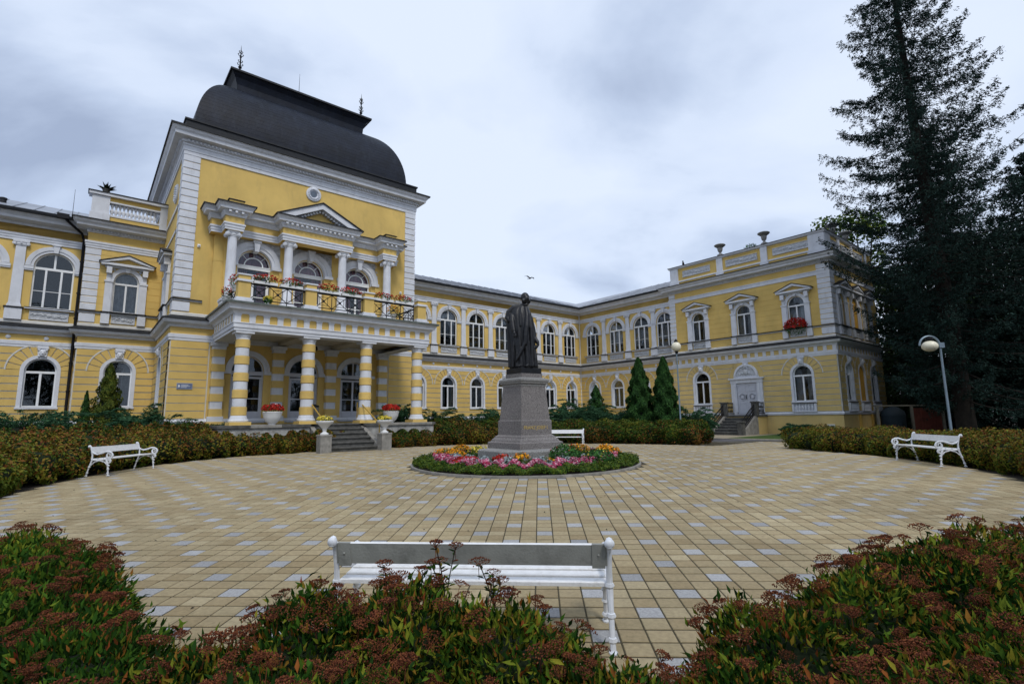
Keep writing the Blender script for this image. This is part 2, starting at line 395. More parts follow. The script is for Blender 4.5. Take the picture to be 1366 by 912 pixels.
# ================================================================ THE GROUND
def ground_sheet():
    mb = MB(); ys = [-60, -10, 0, 2, 4, 6, 8, 9, 10, 11, 12, 13, 14, 15, 16, 17, 20, 40, 100, 600]
    xs = [-600, -60, -20, 0, 20, 60, 600]
    vs = [(x, y, Gz(y) - .03) for y in ys for x in xs]; k = len(xs)
    mb.add(vs, [(j * k + i, j * k + i + 1, (j + 1) * k + i + 1, (j + 1) * k + i) for j in range(len(ys) - 1) for i in range(k - 1)])
    return mb.build('ground', 'soil', kind='structure')
ground_sheet()
PC = (-1.3, 14.0); PR = 10.4              # centre and radius of the round plaza
def disc(name, c, R, dz, m, n=96, r0=0.0):
    mb = MB(); rs = [max(r0, 1e-3)] + [r0 + (R - r0) * k / 12 for k in range(1, 13)]
    vs = [(c[0] + r * cos(2 * pi * i / n), c[1] + r * sin(2 * pi * i / n), Gz(c[1] + r * sin(2 * pi * i / n)) + dz) for r in rs for i in range(n)]
    mb.add(vs, [(j * n + i, j * n + (i + 1) % n, (j + 1) * n + (i + 1) % n, (j + 1) * n + i) for j in range(len(rs) - 1) for i in range(n)])
    return mb.build(name, m, kind='structure')
plaza = disc('plaza', PC, PR, .001, 'joint_sand')
# pavers: 20 cm grid turned a little against the camera axis
pv_dir = (-sin(.0434), cos(.0434)); pv_side = (pv_dir[1], -pv_dir[0])
PS = .2
def pv_pt(i, j):   # i across, j along
    return (PVO[0] + pv_side[0] * i * PS + pv_dir[0] * j * PS, PVO[1] + pv_side[1] * i * PS + pv_dir[1] * j * PS)
PVO = (-.26, 6.77)
pav_list = []
for i in range(-62, 63):
    for j in range(-22, 100):
        x, y = pv_pt(i, j); d = sqrt((x - PC[0]) ** 2 + (y - PC[1]) ** 2)
        approach = False
        an = math.degrees(atan2(y - PC[1], x - PC[0]))
        if abs(x + .3) < 3.6 and 2.9 < y < 5: d = 0
        if d > PR - .08 and not (d < 14.6 and 27 < an < 46): continue
        if sqrt((x + 1.03) ** 2 + (y - 14.3) ** 2) < 3.1: continue
        grey = (i % 2 == 0) and ((j + (2 if (i // 2) % 2 else 0)) % 4 == 0)
        pav_list.append((y * y + (x * .6) ** 2, x, y, grey))
pav_list.sort()
def paver_mesh(g):
    mb = MB(); h = PS / 2 - .0060
    mb.bbox(-h, h, -h + .005, h - .005, -.04, .006, .004, rnd=.001)
    return mb.mesh('paver', 'paver_grey' if g else 'paver_tan')
PM = [paver_mesh(False), paver_mesh(True)]
aw = atan2(pv_dir[1], pv_dir[0]) - pi / 2
# visible ones first: the first pavers behind the shrubs are hidden, keep those in view
vis = [p for p in pav_list if p[2] > 3.9 and abs(p[1] + p[2] * .094) < p[2] * .98]
near = set(id(p) for p in vis[:300])
near_l = vis[:300]
for _, x, y, g in near_l:
    sl = (Gz(y + .1) - Gz(y - .1)) / .2
    M = TR(x, y, Gz(y) + random.uniform(-.0015, .0015), aw) @ Matrix.Rotation(math.atan(sl) + random.gauss(0, .006), 4, 'X') @ Matrix.Rotation(random.gauss(0, .006), 4, 'Y')
    place(PM[1 if g else 0], 'paver', M, plaza)
mb = MB()
for p in pav_list:
    if id(p) in near: continue
    _, x, y, g = p
    sl = (Gz(y + .1) - Gz(y - .1)) / .2
    mb.T = TR(x, y, Gz(y) + random.uniform(-.0015, .0015), aw) @ Matrix.Rotation(math.atan(sl) + random.gauss(0, .006), 4, 'X') @ Matrix.Rotation(random.gauss(0, .006), 4, 'Y')
    h = PS / 2 - .0060
    mb.bbox(-h, h, -h + .005, h - .005, -.02, .006, .004, m=1 if g else 0, rnd=random.random() * .98 + .005)
mb.T = None
mb.build('paver', ['paver_tan', 'paver_grey'], plaza, kind='stuff')

# paths behind the hedges, road and lawn by the right pavilion
def strip(name, pts, dz, m):   # polygon in st coordinates
    mb = MB(); vs = []
    for s_, t_ in pts: x, y, _ = st(s_, t_, 0); vs.append((x, y, Gz(y) + dz))
    mb.add(vs, [tuple(range(len(vs)))]); return mb.build(name, m, kind='structure')
strip('road', [(22.6, -28), (25.6, -28), (25.6, 8), (22.6, 8)], -.008, 'asphalt')
strip('path', [(25.6, -30), (33.4, -30), (33.4, -14.4), (25.6, -14.4)], -.012, 'sand_path')
strip('path', [(19, -28), (22.6, -28), (22.6, 8), (19, 8)], -.018, 'sand_path')
strip('lawn', [(26.6, -14.4), (33.4, -14.4), (33.4, 8), (26.6, 8)], -.010, 'lawn')
strip('gravel_strip', [(25.6, -14.4), (26.6, -14.4), (26.6, 8), (25.6, 8)], -.010, 'sand_path')
mb = MB()
for a in (25.62, 22.46):
    mb.sweep([(0, GZ - .1), (0, GZ + .015), (.12, GZ + .015), (.12, GZ - .1)], [(a, -28), (a, 8)])
mb.build('kerb', 'concrete', kind='structure')
disc('approach', (8.5, 21.8), 3.6, -.0045, 'joint_sand')
mb = MB(); vs = [(x, y, Gz(y) - .001) for y in (2.9, 3.6, 4.6) for x in (-3.9, 3.3)]; mb.add(vs, [(0, 1, 3, 2), (2, 3, 5, 4)]); mb.build('paving_bed', 'joint_sand', kind='structure')

# ================================================================ THE BUILDING
sP, sW, sPb = 30.75, 31.05, 38.1
tP0, tP1, tC, tL, tT = -20.02, -10.06, -28.8, -28.2, -23.35
sT0, sT1, sL0, sB = 2.39, 12.76, -.38, -14.0
tTb = -33.3
GZ0 = GZ; GZ = 1.7 + (GZ0 - 1.7) / KS; org = st(16, -29, 0)
B = thing('spa_house', 'long yellow and white stuccoed building with a dark domed roof and columned porch', 'building', (org[0], org[1], GZ0))
XF[0] = SB
Y, W_ = 'yellow_plaster', 'white_plaster'
def part(mb, name, mats, M=None, parent=None, kind=None): return mb.build(name, mats, parent or B, M, kind)

def hw(op, z, Rt=None):
    c, zb, zs, r = op
    R = Rt if Rt else r
    if z < zb - 1e-6: return None
    if z <= zs + 1e-6 and not (Rt and z > zs - 1e-6): return r
    d = R * R - (z - zs) ** 2
    return sqrt(d) if d > 1e-9 else (0.0 if abs(d) <= 1e-6 else None)
def wall_rows(mb, u0, u1, z0, z1, ops, y=0, m=0, R=None, lip=None, lm=None, steps=8):
    zz = {z0, z1}
    for c, zb, zs, r in ops:
        for z in (zb, zs): zz.add(z)
        for k in range(1, steps + 1): zz.add(zs + (R or r) * sin(pi / 2 * k / steps))
        if R:
            zz.add(zs + 1e-4)
    zz = sorted(z for z in zz if z0 - 1e-9 <= z <= z1 + 1e-9)
    for a, b in zip(zz[:-1], zz[1:]):
        if b - a < 1e-5: continue
        mid = (a + b) / 2; cuts = []
        for op in ops:
            if hw(op, mid, R) is None: continue
            ha = hw(op, a + 1e-5, R); hb = hw(op, b - 1e-5, R)
            cuts.append((op[0] - (ha or 0), op[0] + (ha or 0), op[0] - (hb or 0), op[0] + (hb or 0)))
        cuts.sort(); la = lb = u0
        for c0a, c1a, c0b, c1b in cuts + [(u1, u1, u1, u1)]:
            if c0a > la + 1e-4 or c0b > lb + 1e-4:
                e0, e1 = max(c0a, la), max(c0b, lb)
                mb.quad((la, y, a), (e0, y, a), (e1, y, b), (lb, y, b), m)
                if lip is not None:
                    if abs(b - z1) < 1e-5: mb.quad((lb, y, b), (e1, y, b), (e1, lip, b), (lb, lip, b), m if lm is None else lm)
                    if abs(a - z0) < 1e-5: mb.quad((la, lip, a), (e0, lip, a), (e0, y, a), (la, y, a), m if lm is None else lm)
                    if la > u0: mb.quad((la, lip, a), (la, y, a), (lb, y, b), (lb, lip, b), m)
                    if e0 < u1: mb.quad((e0, y, a), (e0, lip, a), (e1, lip, b), (e1, y, b), m)
            la, lb = max(la, min(c1a, u1)), max(lb, min(c1b, u1))
def reveals(mb, ops, d=.22, m=0):
    for c, zb, zs, r in ops:
        pts = [(c - r, zb), (c - r, zs)] + [(c - r * cos(pi * k / 12), zs + r * sin(pi * k / 12)) for k in range(1, 12)] + [(c + r, zs), (c + r, zb)]
        for p, q in zip(pts, pts[1:] + pts[:1]):
            mb.quad((p[0], 0, p[1]), (q[0], 0, q[1]), (q[0], d, q[1]), (p[0], d, p[1]), m)
ZL = (2.36, 3.86, .5)      # lower windows: sill, springing, radius
COURSE = [1.80 + .3 * k for k in range(10)]
def voussoirs(mb, c, zs, r0, r1, y0, y1, n=11, m=0, mw=1):
    for k in range(n):
        if k == n // 2: continue
        a0 = pi * k / n + .022; a1 = pi * (k + 1) / n - .022
        mb.arch(c, zs, r0, r1, y0, y1, a0, a1, 3, m)
def lower_wall(M, u0, u1, ops, rust=True, mat_=Y, zb=.3, ct=(.04, .04), ring=True):
    mb = MB(); o2 = [(c, b, z, r + .06) for c, b, z, r in ops]
    wall_rows(mb, u0, u1, zb, 1.7, [], 0, 2); wall_rows(mb, u0, u1, 1.7, 4.85, o2, 0, 1 if rust else 0); reveals(mb, o2, .25, 1)
    wall_rows(mb, u0, u1, 4.85, 5.9, [], 0, 0)
    if rust:
        o3 = [(c, b, z, r + .12) for c, b, z, r in ops]
        for z in COURSE:
            wall_rows(mb, u0 + ct[0], u1 - ct[1], z + .022, min(z + .278, 4.8), o3, -.045, 0, R=1.10 if ring else None, lip=0, lm=1)
        if ring:
            for c, b, z, r in ops:
                voussoirs(mb, c, z, r + .13, 1.035, -.045, 0)
                mb.arch(c, z, 1.05, 1.10, -.052, 0, 0, pi, 20, 1)
    return part(mb, 'wall', [mat_, 'joint_paint', 'pale_yellow_plaster'], M)
def upper_wall(M, u0, u1, ops, z0=5.9, z1=10.0, lines=False, mat_=Y):
    mb = MB(); wall_rows(mb, u0, u1, z0, z1, ops, 0, 0); reveals(mb, ops, .25, 0)
    if lines:
        for k in range(9):
            z = 6.47 + .31 * k
            wall_rows(mb, u0 + .03, u1 - .03, z + .006, z + .304, [(c, b, zs, r + .12) for c, b, zs, r in ops], -.012, 0, lip=0)
    return part(mb, 'wall', [mat_], M)

# ---- shared window pieces (x across, y inward, z absolute) --------------
def flat_pane(poly, y=.13): 
    mb = MB(); mb.prism(poly, y, y + .006); return mb.mesh('pane', 'window_glass')
def arc_poly(r, zs, z0, a0=0, a1=pi, n=12, inner=None):
    p = [(r * cos(a0 + (a1 - a0) * i / n), zs + r * sin(a0 + (a1 - a0) * i / n)) for i in range(n + 1)]
    return p
def folds(x0, x1, z0, z1, y, n=18):
    mb = MB(); vs = []; 
    for i in range(n + 1):
        x = x0 + (x1 - x0) * i / n; yy = y + .03 * sin(i * 1.9) + .015 * sin(i * 4.1)
        vs += [(x, yy, z0), (x, yy, z1)]
    mb.add(vs, [(2 * i, 2 * i + 2, 2 * i + 3, 2 * i + 1) for i in range(n)], smooth=True); return mb
# lower wing window
def mk_lower():
    zb, zs, r = ZL; mb = MB()
    mb.arch(0, zs, r, r + .13, -.06, .16, n=18)
    for sx in (-1, 1): mb.box(min(sx * r, sx * (r + .13)), max(sx * r, sx * (r + .13)), -.06, .16, zb, zs)
    mb.box(-r - .16, r + .16, -.11, .16, zb - .08, zb)
    mb.arch(0, zs, r - .055, r, .08, .15, n=18, m=1)
    for sx in (-1, 1): mb.box(min(sx * r, sx * (r - .055)), max(sx * r, sx * (r - .055)), .08, .15, zb, zs, 1)
    mb.box(-r + .055, r - .055, .08, .15, zb, zb + .06, 1)
    mb.box(-r + .055, r - .055, .07, .155, zs - .12, zs - .03, 1)
    mb.box(-.04, .04, .085, .145, zb + .06, zs - .12, 1)
    me = mb.mesh('window', [W_, 'window_paint'])
    top = [(-r + .05, zs - .03)] + [(-(r - .05) * cos(pi * k / 12), zs + (r - .05) * sin(pi * k / 12)) for k in range(13)] + [(r - .05, zs - .03)]
    panes = [flat_pane(top), flat_pane([(-r + .05, zb + .05), (-.035, zb + .05), (-.035, zs - .11), (-r + .05, zs - .11)]),
             flat_pane([(.035, zb + .05), (r - .05, zb + .05), (r - .05, zs - .11), (.035, zs - .11)])]
    cur = [folds(-.46, -.12, zb, zs + .3, .3).mesh('curtain', 'curtain_cloth'), folds(.14, .46, zb, zs + .3, .3).mesh('curtain', 'curtain_cloth'),
           folds(-.46, .46, zb, zs + .35, .3).mesh('curtain', 'curtain_cloth')]
    return me, panes, cur
# tall arched window of the upper floor in the wings
def mk_upper():
    zb, zs, r = 6.45, 8.2, .66; mb = MB()
    mb.arch(0, zs, r, r + .10, -.04, .02, n=20); mb.arch(0, zs, r + .10, r + .26, -.07, .02, n=20)
    for sx in (-1, 1):
        a, b = sorted((sx * (r - .01), sx * (r + .30))); mb.box(a, b, -.085, .02, zs - .14, zs - .02)
        mb.box(a, b, -.06, .02, zs - .2, zs - .14)
    mb.prism([(-.07, zs + r - .02), (.07, zs + r - .02), (.11, zs + r + .3), (-.11, zs + r + .3)], -.13, .02)
    mb.box(-.14, .14, -.16, .02, zs + r + .29, zs + r + .34)
    mb.arch(0, zs, r - .06, r, .08, .15, n=20, m=1)
    for sx in (-1, 1): mb.box(min(sx * r, sx * (r - .06)), max(sx * r, sx * (r - .06)), .08, .15, zb, zs, 1)
    mb.box(-r, r, .08, .15, zb, zb + .06, 1); mb.box(-r + .06, r - .06, .065, .155, zs - .10, zs + .0, 1)
    mb.box(-.035, .035, .08, .15, zs, zs + r - .05, 1)
    for sx in (-1, 1): mb.box(sx * .25 - .035, sx * .25 + .035, .07, .15, zb + .06, zs - .10, 1)
    mb.box(-r + .06, r - .06, .10, .145, 7.18, 7.205, 1)
    mb.box(-r - .12, r + .12, -.13, .16, zb - .07, zb - .015, 0); mb.box(-r - .13, r + .13, -.15, .16, zb - .015, zb, 2)
    me = mb.mesh('window', [W_, 'window_paint', 'flashing_metal'])
    q = r - .05; P = []
    for sx in (-1, 1):
        P.append(flat_pane([(sx * .03, zs - .005)] + [(sx * q * cos(pi / 2 * k / 8), zs + q * sin(pi / 2 * k / 8)) for k in range(8)] + [(sx * .03, zs + q - .01)]))
    for x0, x1 in ((-q, -.28), (-.22, .22), (.28, q)):
        P.append(flat_pane([(x0, zb + .05), (x1, zb + .05), (x1, zs - .09), (x0, zs - .09)]))
    cur = [folds(-.6, -.2, zb, zs + .4, .32).mesh('curtain', 'curtain_cloth'), folds(.22, .6, zb, zs + .4, .32).mesh('curtain', 'curtain_cloth'),
           folds(-.6, .6, zb + .6, zs + .45, .33).mesh('curtain', 'curtain_cloth')]
    return me, P, cur
# pedimented window of the corner wings
def mk_ped():
    zb, zs, r = 6.45, 7.85, .45; mb = MB()
    mb.arch(0, zs, r, r + .17, -.07, .16, n=18)
    for sx in (-1, 1):
        def bx_(a, b, *k): a, b = sorted((sx * a, sx * b)); mb.box(a, b, *k)
        bx_(r, r + .07, -.04, .16, zb, zs); bx_(r + .04, r + .30, -.11, .02, zb - .06, zs - .02); bx_(r + .02, r + .33, -.14, .02, zs - .08, zs - .0)
        bx_(r + .12, r + .27, -.10, .02, zs, 8.38)
        mb.prism([(sx * (r + .10), 8.15), (sx * (r + .29), 8.15), (sx * (r + .29), 8.44), (sx * (r + .10), 8.44)][::sx], -.24, -.06)
        mb.ball((sx * (r + .02), -.02, 8.36), .055, 8)
        bx_(r + .04, r + .34, -.14, .02, 5.93, 6.36)
    mb.prism([(-.06, zs + r - .02), (.06, zs + r - .02), (.1, 8.44), (-.1, 8.44)], -.14, .02)
    mb.box(-.80, .80, -.12, .02, 8.42, 8.50); mb.box(-.94, .94, -.30, .02, 8.50, 8.60)
    # pediment
    zt = 8.98
    mb.prism([(-.98, 8.60), (-.80, 8.60), (0, zt - .13), (0, zt)], -.34, .02); mb.prism([(.80, 8.60), (.98, 8.60), (0, zt), (0, zt - .13)], -.34, .02)
    mb.prism([(-1.0, 8.615), (0, zt + .0), (0, zt + .035), (-1.03, 8.635)], -.37, .02, 2); mb.prism([(0, zt), (1.0, 8.615), (1.03, 8.635), (0, zt + .035)], -.37, .02, 2)
    mb.prism([(-.80, 8.6), (.80, 8.6), (0, zt - .13)], -.12, .02, 3)
    mb.arch(0, zs, r - .05, r, .08, .15, n=18, m=1)
    for sx in (-1, 1): mb.box(min(sx * r, sx * (r - .05)), max(sx * r, sx * (r - .05)), .08, .15, zb, zs, 1)
    mb.box(-r, r, .08, .15, zb, zb + .06, 1); mb.box(-r + .05, r - .05, .07, .155, zs - .14, zs - .06, 1); mb.box(-.035, .035, .085, .145, zb + .06, zs - .14, 1)
    mb.box(-r - .36, r + .36, -.19, .16, zb - .035, zb, 2)
    me = mb.mesh('window', [W_, 'window_paint', 'flashing_metal', Y])
    q = r - .04
    top = [(-q, zs - .07)] + [(-q * cos(pi * k / 12), zs + q * sin(pi * k / 12)) for k in range(13)] + [(q, zs - .07)]
    P = [flat_pane(top), flat_pane([(-q, zb + .05), (-.03, zb + .05), (-.03, zs - .13), (-q, zs - .13)]), flat_pane([(.03, zb + .05), (q, zb + .05), (q, zs - .13), (.03, zs - .13)])]
    cur = [folds(-.43, -.12, zb, zs + .35, .3).mesh('curtain', 'curtain_cloth'), folds(.12, .43, zb, zs + .35, .3).mesh('curtain', 'curtain_cloth'), folds(-.43, .43, zb, zs + .35, .3).mesh('curtain', 'curtain_cloth')]
    return me, P, cur
WIN = {'lower': mk_lower(), 'upper': mk_upper(), 'ped': mk_ped()}
wr = random.Random(3)
def window(kind, M, label=None, cur=None):
    me, P, cu = WIN[kind]; w = place(me, 'window', M, B)
    if label: w['label'] = label
    for p in P: place(p, 'pane', M, w)
    k = wr.choice([0, 1, 3, 2, 3, 3]) if cur is None else cur
    if k == 2: place(cu[2], 'curtain', M, w)
    elif k < 2: place(cu[0], 'curtain', M, w); place(cu[1], 'curtain', M, w)
    return w
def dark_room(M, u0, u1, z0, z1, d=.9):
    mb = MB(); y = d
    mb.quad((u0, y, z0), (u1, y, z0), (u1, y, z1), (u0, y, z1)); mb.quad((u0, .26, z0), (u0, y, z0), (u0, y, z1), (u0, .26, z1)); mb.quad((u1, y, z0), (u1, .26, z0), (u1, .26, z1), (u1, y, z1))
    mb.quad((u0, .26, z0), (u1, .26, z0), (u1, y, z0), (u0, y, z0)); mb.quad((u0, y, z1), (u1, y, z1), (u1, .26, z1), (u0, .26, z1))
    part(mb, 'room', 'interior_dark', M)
# mask keystone
mb = MB(); mb.prism([(-.13, 4.33), (.13, 4.33), (.17, 4.80), (-.17, 4.80)], -.09, .02); mb.ball((0, -.11, 4.57), .12, 10, sc=(1, .8, 1.25)); mb.ball((0, -.21, 4.55), .035, 8)
for sx in (-1, 1): mb.ball((sx * .05, -.19, 4.62), .025, 6); mb.ball((sx * .12, -.11, 4.70), .05, 6); mb.ball((sx * .10, -.12, 4.44), .045, 6)
mb.box(-.06, .06, -.2, -.1, 4.46, 4.48); mb.box(-.19, .19, -.12, .02, 4.76, 4.80)
KEY = mb.mesh('keystone', W_)
# relief panels with scroll work
def relief(x0, x1, z0, z1, seed=1):
    mb = MB(); mb.box(x0, x1, -.03, .01, z0, z1)
    for a, b, c, d in ((x0, x1, z0, z0 + .03), (x0, x1, z1 - .03, z1)): mb.box(a, b, -.055, -.03, c, d)
    for a, b in ((x0, x0 + .03), (x1 - .03, x1)): mb.box(a, b, -.055, -.03, z0 + .03, z1 - .03)
    w = (x1 - x0) / 2 - .06; h = (z1 - z0) / 2 - .05; cx = (x0 + x1) / 2; cz = (z0 + z1) / 2
    n = max(2, int(round(w / (h * 1.1)))); mb.ball((cx, -.03, cz), h * .55, 8, sc=(1.2, .5, 1))
    for sx in (-1, 1):
        for k in range(n):
            c = cx + sx * (h * .5 + (k + .5) * (w - h * .5) / n); rr = min(h, (w - h * .5) / n * .62) * .85; pts = []
            for q in range(15):
                a = q / 14 * 2.2 * pi * (1 if k % 2 else -1) * sx; g = rr * (1 - q / 14 * .8); pts.append((c + g * cos(a + pi * (k % 2)), -.04, cz + g * sin(a + pi * (k % 2))))
            mb.tube(pts, [.022 - .001 * q for q in range(15)], 5)
            for q in (2, 6): p = pts[q]; mb.ball((p[0], -.04, p[2]), .03, 6)
    return mb
def relief_mesh(*a): return relief(*a).mesh('relief_panel', 'relief_plaster')
RW = relief_mesh(-.62, .62, 5.95, 6.33); RP = relief_mesh(-.42, .42, 5.96, 6.34); RPAR = relief_mesh(-1.0, 1.0, 10.95, 11.38)
# pilaster of the wings
mb = MB(); hw_ = .17
mb.box(-.26, .26, -.14, .02, 5.9, 6.36); mb.box(-.22, .22, -.13, .02, 6.42, 6.50); mb.box(-.20, .20, -.11, .02, 6.50, 6.56)
mb.prism([(-.18, 6.56), (.18, 6.56), (.155, 8.98), (-.155, 8.98)], -.085, .02); mb.box(-.30, .30, -.17, .02, 6.36, 6.42, 1)
PIL = mb.mesh('pilaster', [W_, 'flashing_metal'])
mb = MB(); mb.box(-.19, .19, -.11, .02, 8.98, 9.02); mb.box(-.25, .25, -.15, .02, 9.12, 9.20); mb.box(-.18, .18, -.13, .02, 9.02, 9.12)
for sx in (-1, 1): mb.T = Matrix.Translation((sx * .2, -.13, 9.06)) @ Matrix.Rotation(pi / 2, 4, 'X'); mb.lathe([(.075, -.04), (.075, .0), (.05, .0), (.05, .02), (.02, .02)], 12); mb.T = None
mb.ball((0, -.14, 9.07), .04, 6)
CAPI = mb.mesh('capital', W_)
def pilaster(M): p = place(PIL, 'pilaster', M, B); place(CAPI, 'capital', M, p)
# ---------------- wings
def rosettes(M, us):
    mb = MB()
    for u in us: mb.lathe([(.085, -.05), (.085, .0)], 10, (0, 0, 0)) if False else mb.ball((u, -.01, 5.19), .085, 8, sc=(1, .55, 1))
    part(mb, 'rosette_row', W_, M)
# main wing, facade A
bay = [13.8 + 2.3 * k for k in range(8)]; bayW = [b + 0 for b in bay]
wA = [16.1 + 2.3 * k for k in range(-1, 7)]
pA = [17.24 + 2.3 * k for k in range(-1, 6)]
MA = FA(tC)
upper_wall(MA, sT1, sW, [(c, 6.45, 8.2, .66) for c in wA if c + .7 < sW], z1=9.9)
lower_wall(MA, sT1, sW, [(c, *ZL) for c in wA])
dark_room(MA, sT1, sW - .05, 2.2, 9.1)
for i, c in enumerate(wA):
    window('upper', FA(tC, c), cur=[2, 1, 2, 3, 2, 1, 2, 2][i]); window('lower', FA(tC, c), cur=[3, 3, 1, 3, 3, 0, 3, 3][i]); place(KEY, 'keystone', FA(tC, c), B); place(RW, 'relief_panel', FA(tC, c), B)
for c in pA: pilaster(FA(tC, c))
rosettes(MA, [c + d for c in wA for d in (0, 1.15) if c + d < sW - .3])
# gallery wing, facade B
wB = [-27.45, -25.05, -22.75, -20.75]; wBl = [-27.3, -25.05, -22.75]; pB = [-26.2, -23.9, -21.62]
MBf = FB(sW)
upper_wall(MBf, tC, tP0, [(c, 6.45, 8.2, .66) for c in wB[:3]] + [(wB[3], 6.45, 8.2, .66)], z1=9.9)
lower_wall(MBf, tC, tP0 + .05, [(c, *ZL) for c in wBl])
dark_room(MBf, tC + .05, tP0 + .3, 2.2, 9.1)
for c in wB: window('upper', FB(sW, c), cur=2 if c != wB[0] else 1); place(RW, 'relief_panel', FB(sW, c), B)
for c in wBl: window('lower', FB(sW, c)); place(KEY, 'keystone', FB(sW, c), B)
for c in pB: pilaster(FB(sW, c))
rosettes(MBf, [c + d for c in wBl for d in (0, 1.15)])
# left wing
wLf = [-1.36 - 2.3 * k for k in range(5)]; pLf = [-2.46 - 2.3 * k for k in range(5)]
upper_wall(MA, sB, sL0, [(c, 6.45, 8.2, .66) for c in wLf], z1=9.9)
lower_wall(MA, sB, sL0, [(c - .06, *ZL) for c in wLf])
dark_room(MA, sB, sL0 - .05, 2.2, 9.1)
for c in wLf:
    window('upper', FA(tC, c), cur=3); window('lower', FA(tC, c - .06), cur=3); place(KEY, 'keystone', FA(tC, c - .06), B); place(RW, 'relief_panel', FA(tC, c), B)
for c in pLf: pilaster(FA(tC, c))
rosettes(MA, [c + d for c in wLf for d in (0, -1.15)])
# wing cornices, gutters and roofs
CW = [(.02, 9.20), (.045, 9.20), (.045, 9.30), (.065, 9.305), (.065, 9.40), (.09, 9.41), (.09, 9.50), (.0, 9.52), (.0, 9.86), (.06, 9.86), (.10, 9.95), (.44, 10.02), (.46, 10.12), (.54, 10.20), (.58, 10.27)]
cm = [0] * 7 + [1] + [0] * 6
GUT = [(.56, 10.262), (.70, 10.262), (.72, 10.36), (.66, 10.40)]
ROOF = [(.62, 10.395), (-4.4, 12.25)]
RWALL = [(sT1, tC), (sW, tC), (sW, tP0)]; LWALL = [(sB, tC), (sL0, tC)]
for pth in (RWALL, LWALL):
    mb = MB(); mb.sweep(CW, pth, mats=cm, cap=False); part(mb, 'cornice', [W_, Y])
    mb = MB(); mb.sweep(GUT, pth, cap=False); part(mb, 'gutter', 'flashing_metal')
    mb = MB(); mb.sweep(ROOF, pth, cap=False); mb.sweep([(-4.4, 12.25), (-9, 11.0)], pth, cap=False)
    part(mb, 'roof', 'roof_sheet')
mb = MB()
def seam(M, u, d0=.6, d1=-4.35):
    k = (12.25 - 10.395) / (4.4 + .62)
    z = lambda o: 10.395 + (.62 - o) * k
    mb.T = M; mb.add([(u - .015, -d0, z(d0)), (u + .015, -d0, z(d0)), (u + .015, -d1, z(d1)), (u - .015, -d1, z(d1)), (u - .015, -d0, z(d0) + .035), (u + .015, -d0, z(d0) + .035), (u + .015, -d1, z(d1) + .035), (u - .015, -d1, z(d1) + .035)],
        [(4, 5, 6, 7), (0, 1, 5, 4), (1, 2, 6, 5), (3, 0, 4, 7)]); mb.T = None
u = sB + .3
while u < sL0: seam(MA, u); u += .64
u = sT1 + .3
while u < sW - .1: seam(MA, u, .6, -max(.1, min(4.35, 4.35)) if u < sW - 4.4 else -(sW - u) + .05); u += .64
u = tC + .4
while u < tP0: seam(MBf, u, .6, -min(4.35, u - tC)); u += .64
part(mb, 'roof_seams', 'roof_sheet', kind='stuff')
# ---------------- string courses on the whole front
P0 = [(sB, tC), (sL0, tC), (sL0, tL), (sT0, tL), (sT0, tT), (sT1, tT), (sT1, tC), (sW, tC), (sW, tP0), (sP, tP0), (sP, tP1), (sPb, tP1), (sPb, tP1 - 6)]
mb = MB(); mb.sweep([(0, 4.80), (.045, 4.80), (.045, 4.90), (.065, 4.905), (.065, 5.04), (.0, 5.06)], P0, cap=False)
mb.sweep([(0, 5.32), (.05, 5.32), (.09, 5.41), (.24, 5.46), (.28, 5.52), (.30, 5.60)], P0, cap=False)
part(mb, 'string_course', W_)
mb = MB(); mb.sweep([(.30, 5.60), (.335, 5.585), (.335, 5.635), (.0, 5.77)], P0, cap=False); part(mb, 'ledge_flashing', 'flashing_metal')
mb = MB(); mb.sweep([(0, 5.77), (.05, 5.77), (.05, 5.87), (.02, 5.90)], P0, cap=False); part(mb, 'base_moulding', 'joint_paint')
mb = MB(); mb.sweep([(0, 1.62), (.05, 1.62), (.08, 1.70), (.05, 1.77), (0, 1.80)], P0, cap=False); part(mb, 'plinth_moulding', W_)
for pth in ([(sL0 + .0, tC), (sL0, tL), (sT0, tL), (sT0, tT), (3.35, tT)], [(11.75, tT), (sT1, tT), (sT1, tC)], [(sP, tP0 - .3), (sP, tP1), (sPb, tP1), (sPb, tP1 - 5)]):
    mb = MB(); mb.sweep([(0, 6.34), (.05, 6.35), (.07, 6.39)], pth, m=0); mb.sweep([(.07, 6.39), (.10, 6.395), (.10, 6.42), (0, 6.455)], pth, m=1)
    part(mb, 'sill_course', [W_, 'flashing_metal'])
# teeth under a projecting cornice
def dentils(path, o, z0, z1, w=.07, gap=.07, d=.09, name='dentils'):
    mb = MB()
    for p, q in zip(path[:-1], path[1:]):
        ds, dt = q[0] - p[0], q[1] - p[1]; L = sqrt(ds * ds + dt * dt); n = int(L / (w + gap)); nx, ny = -dt / L, ds / L
        for i in range(n):
            c = (i + .5) / n * L; vs = []
            for z in (z0, z1):
                for a, b in ((c - w / 2, o), (c + w / 2, o), (c + w / 2, o + d), (c - w / 2, o + d)):
                    vs.append(st(p[0] + ds / L * a + nx * b, p[1] + dt / L * a + ny * b, z))
            mb.add(vs, [(0, 1, 2, 3), (0, 4, 5, 1), (1, 5, 6, 2), (2, 6, 7, 3), (3, 7, 4, 0)])
    part(mb, name, W_, kind='stuff')
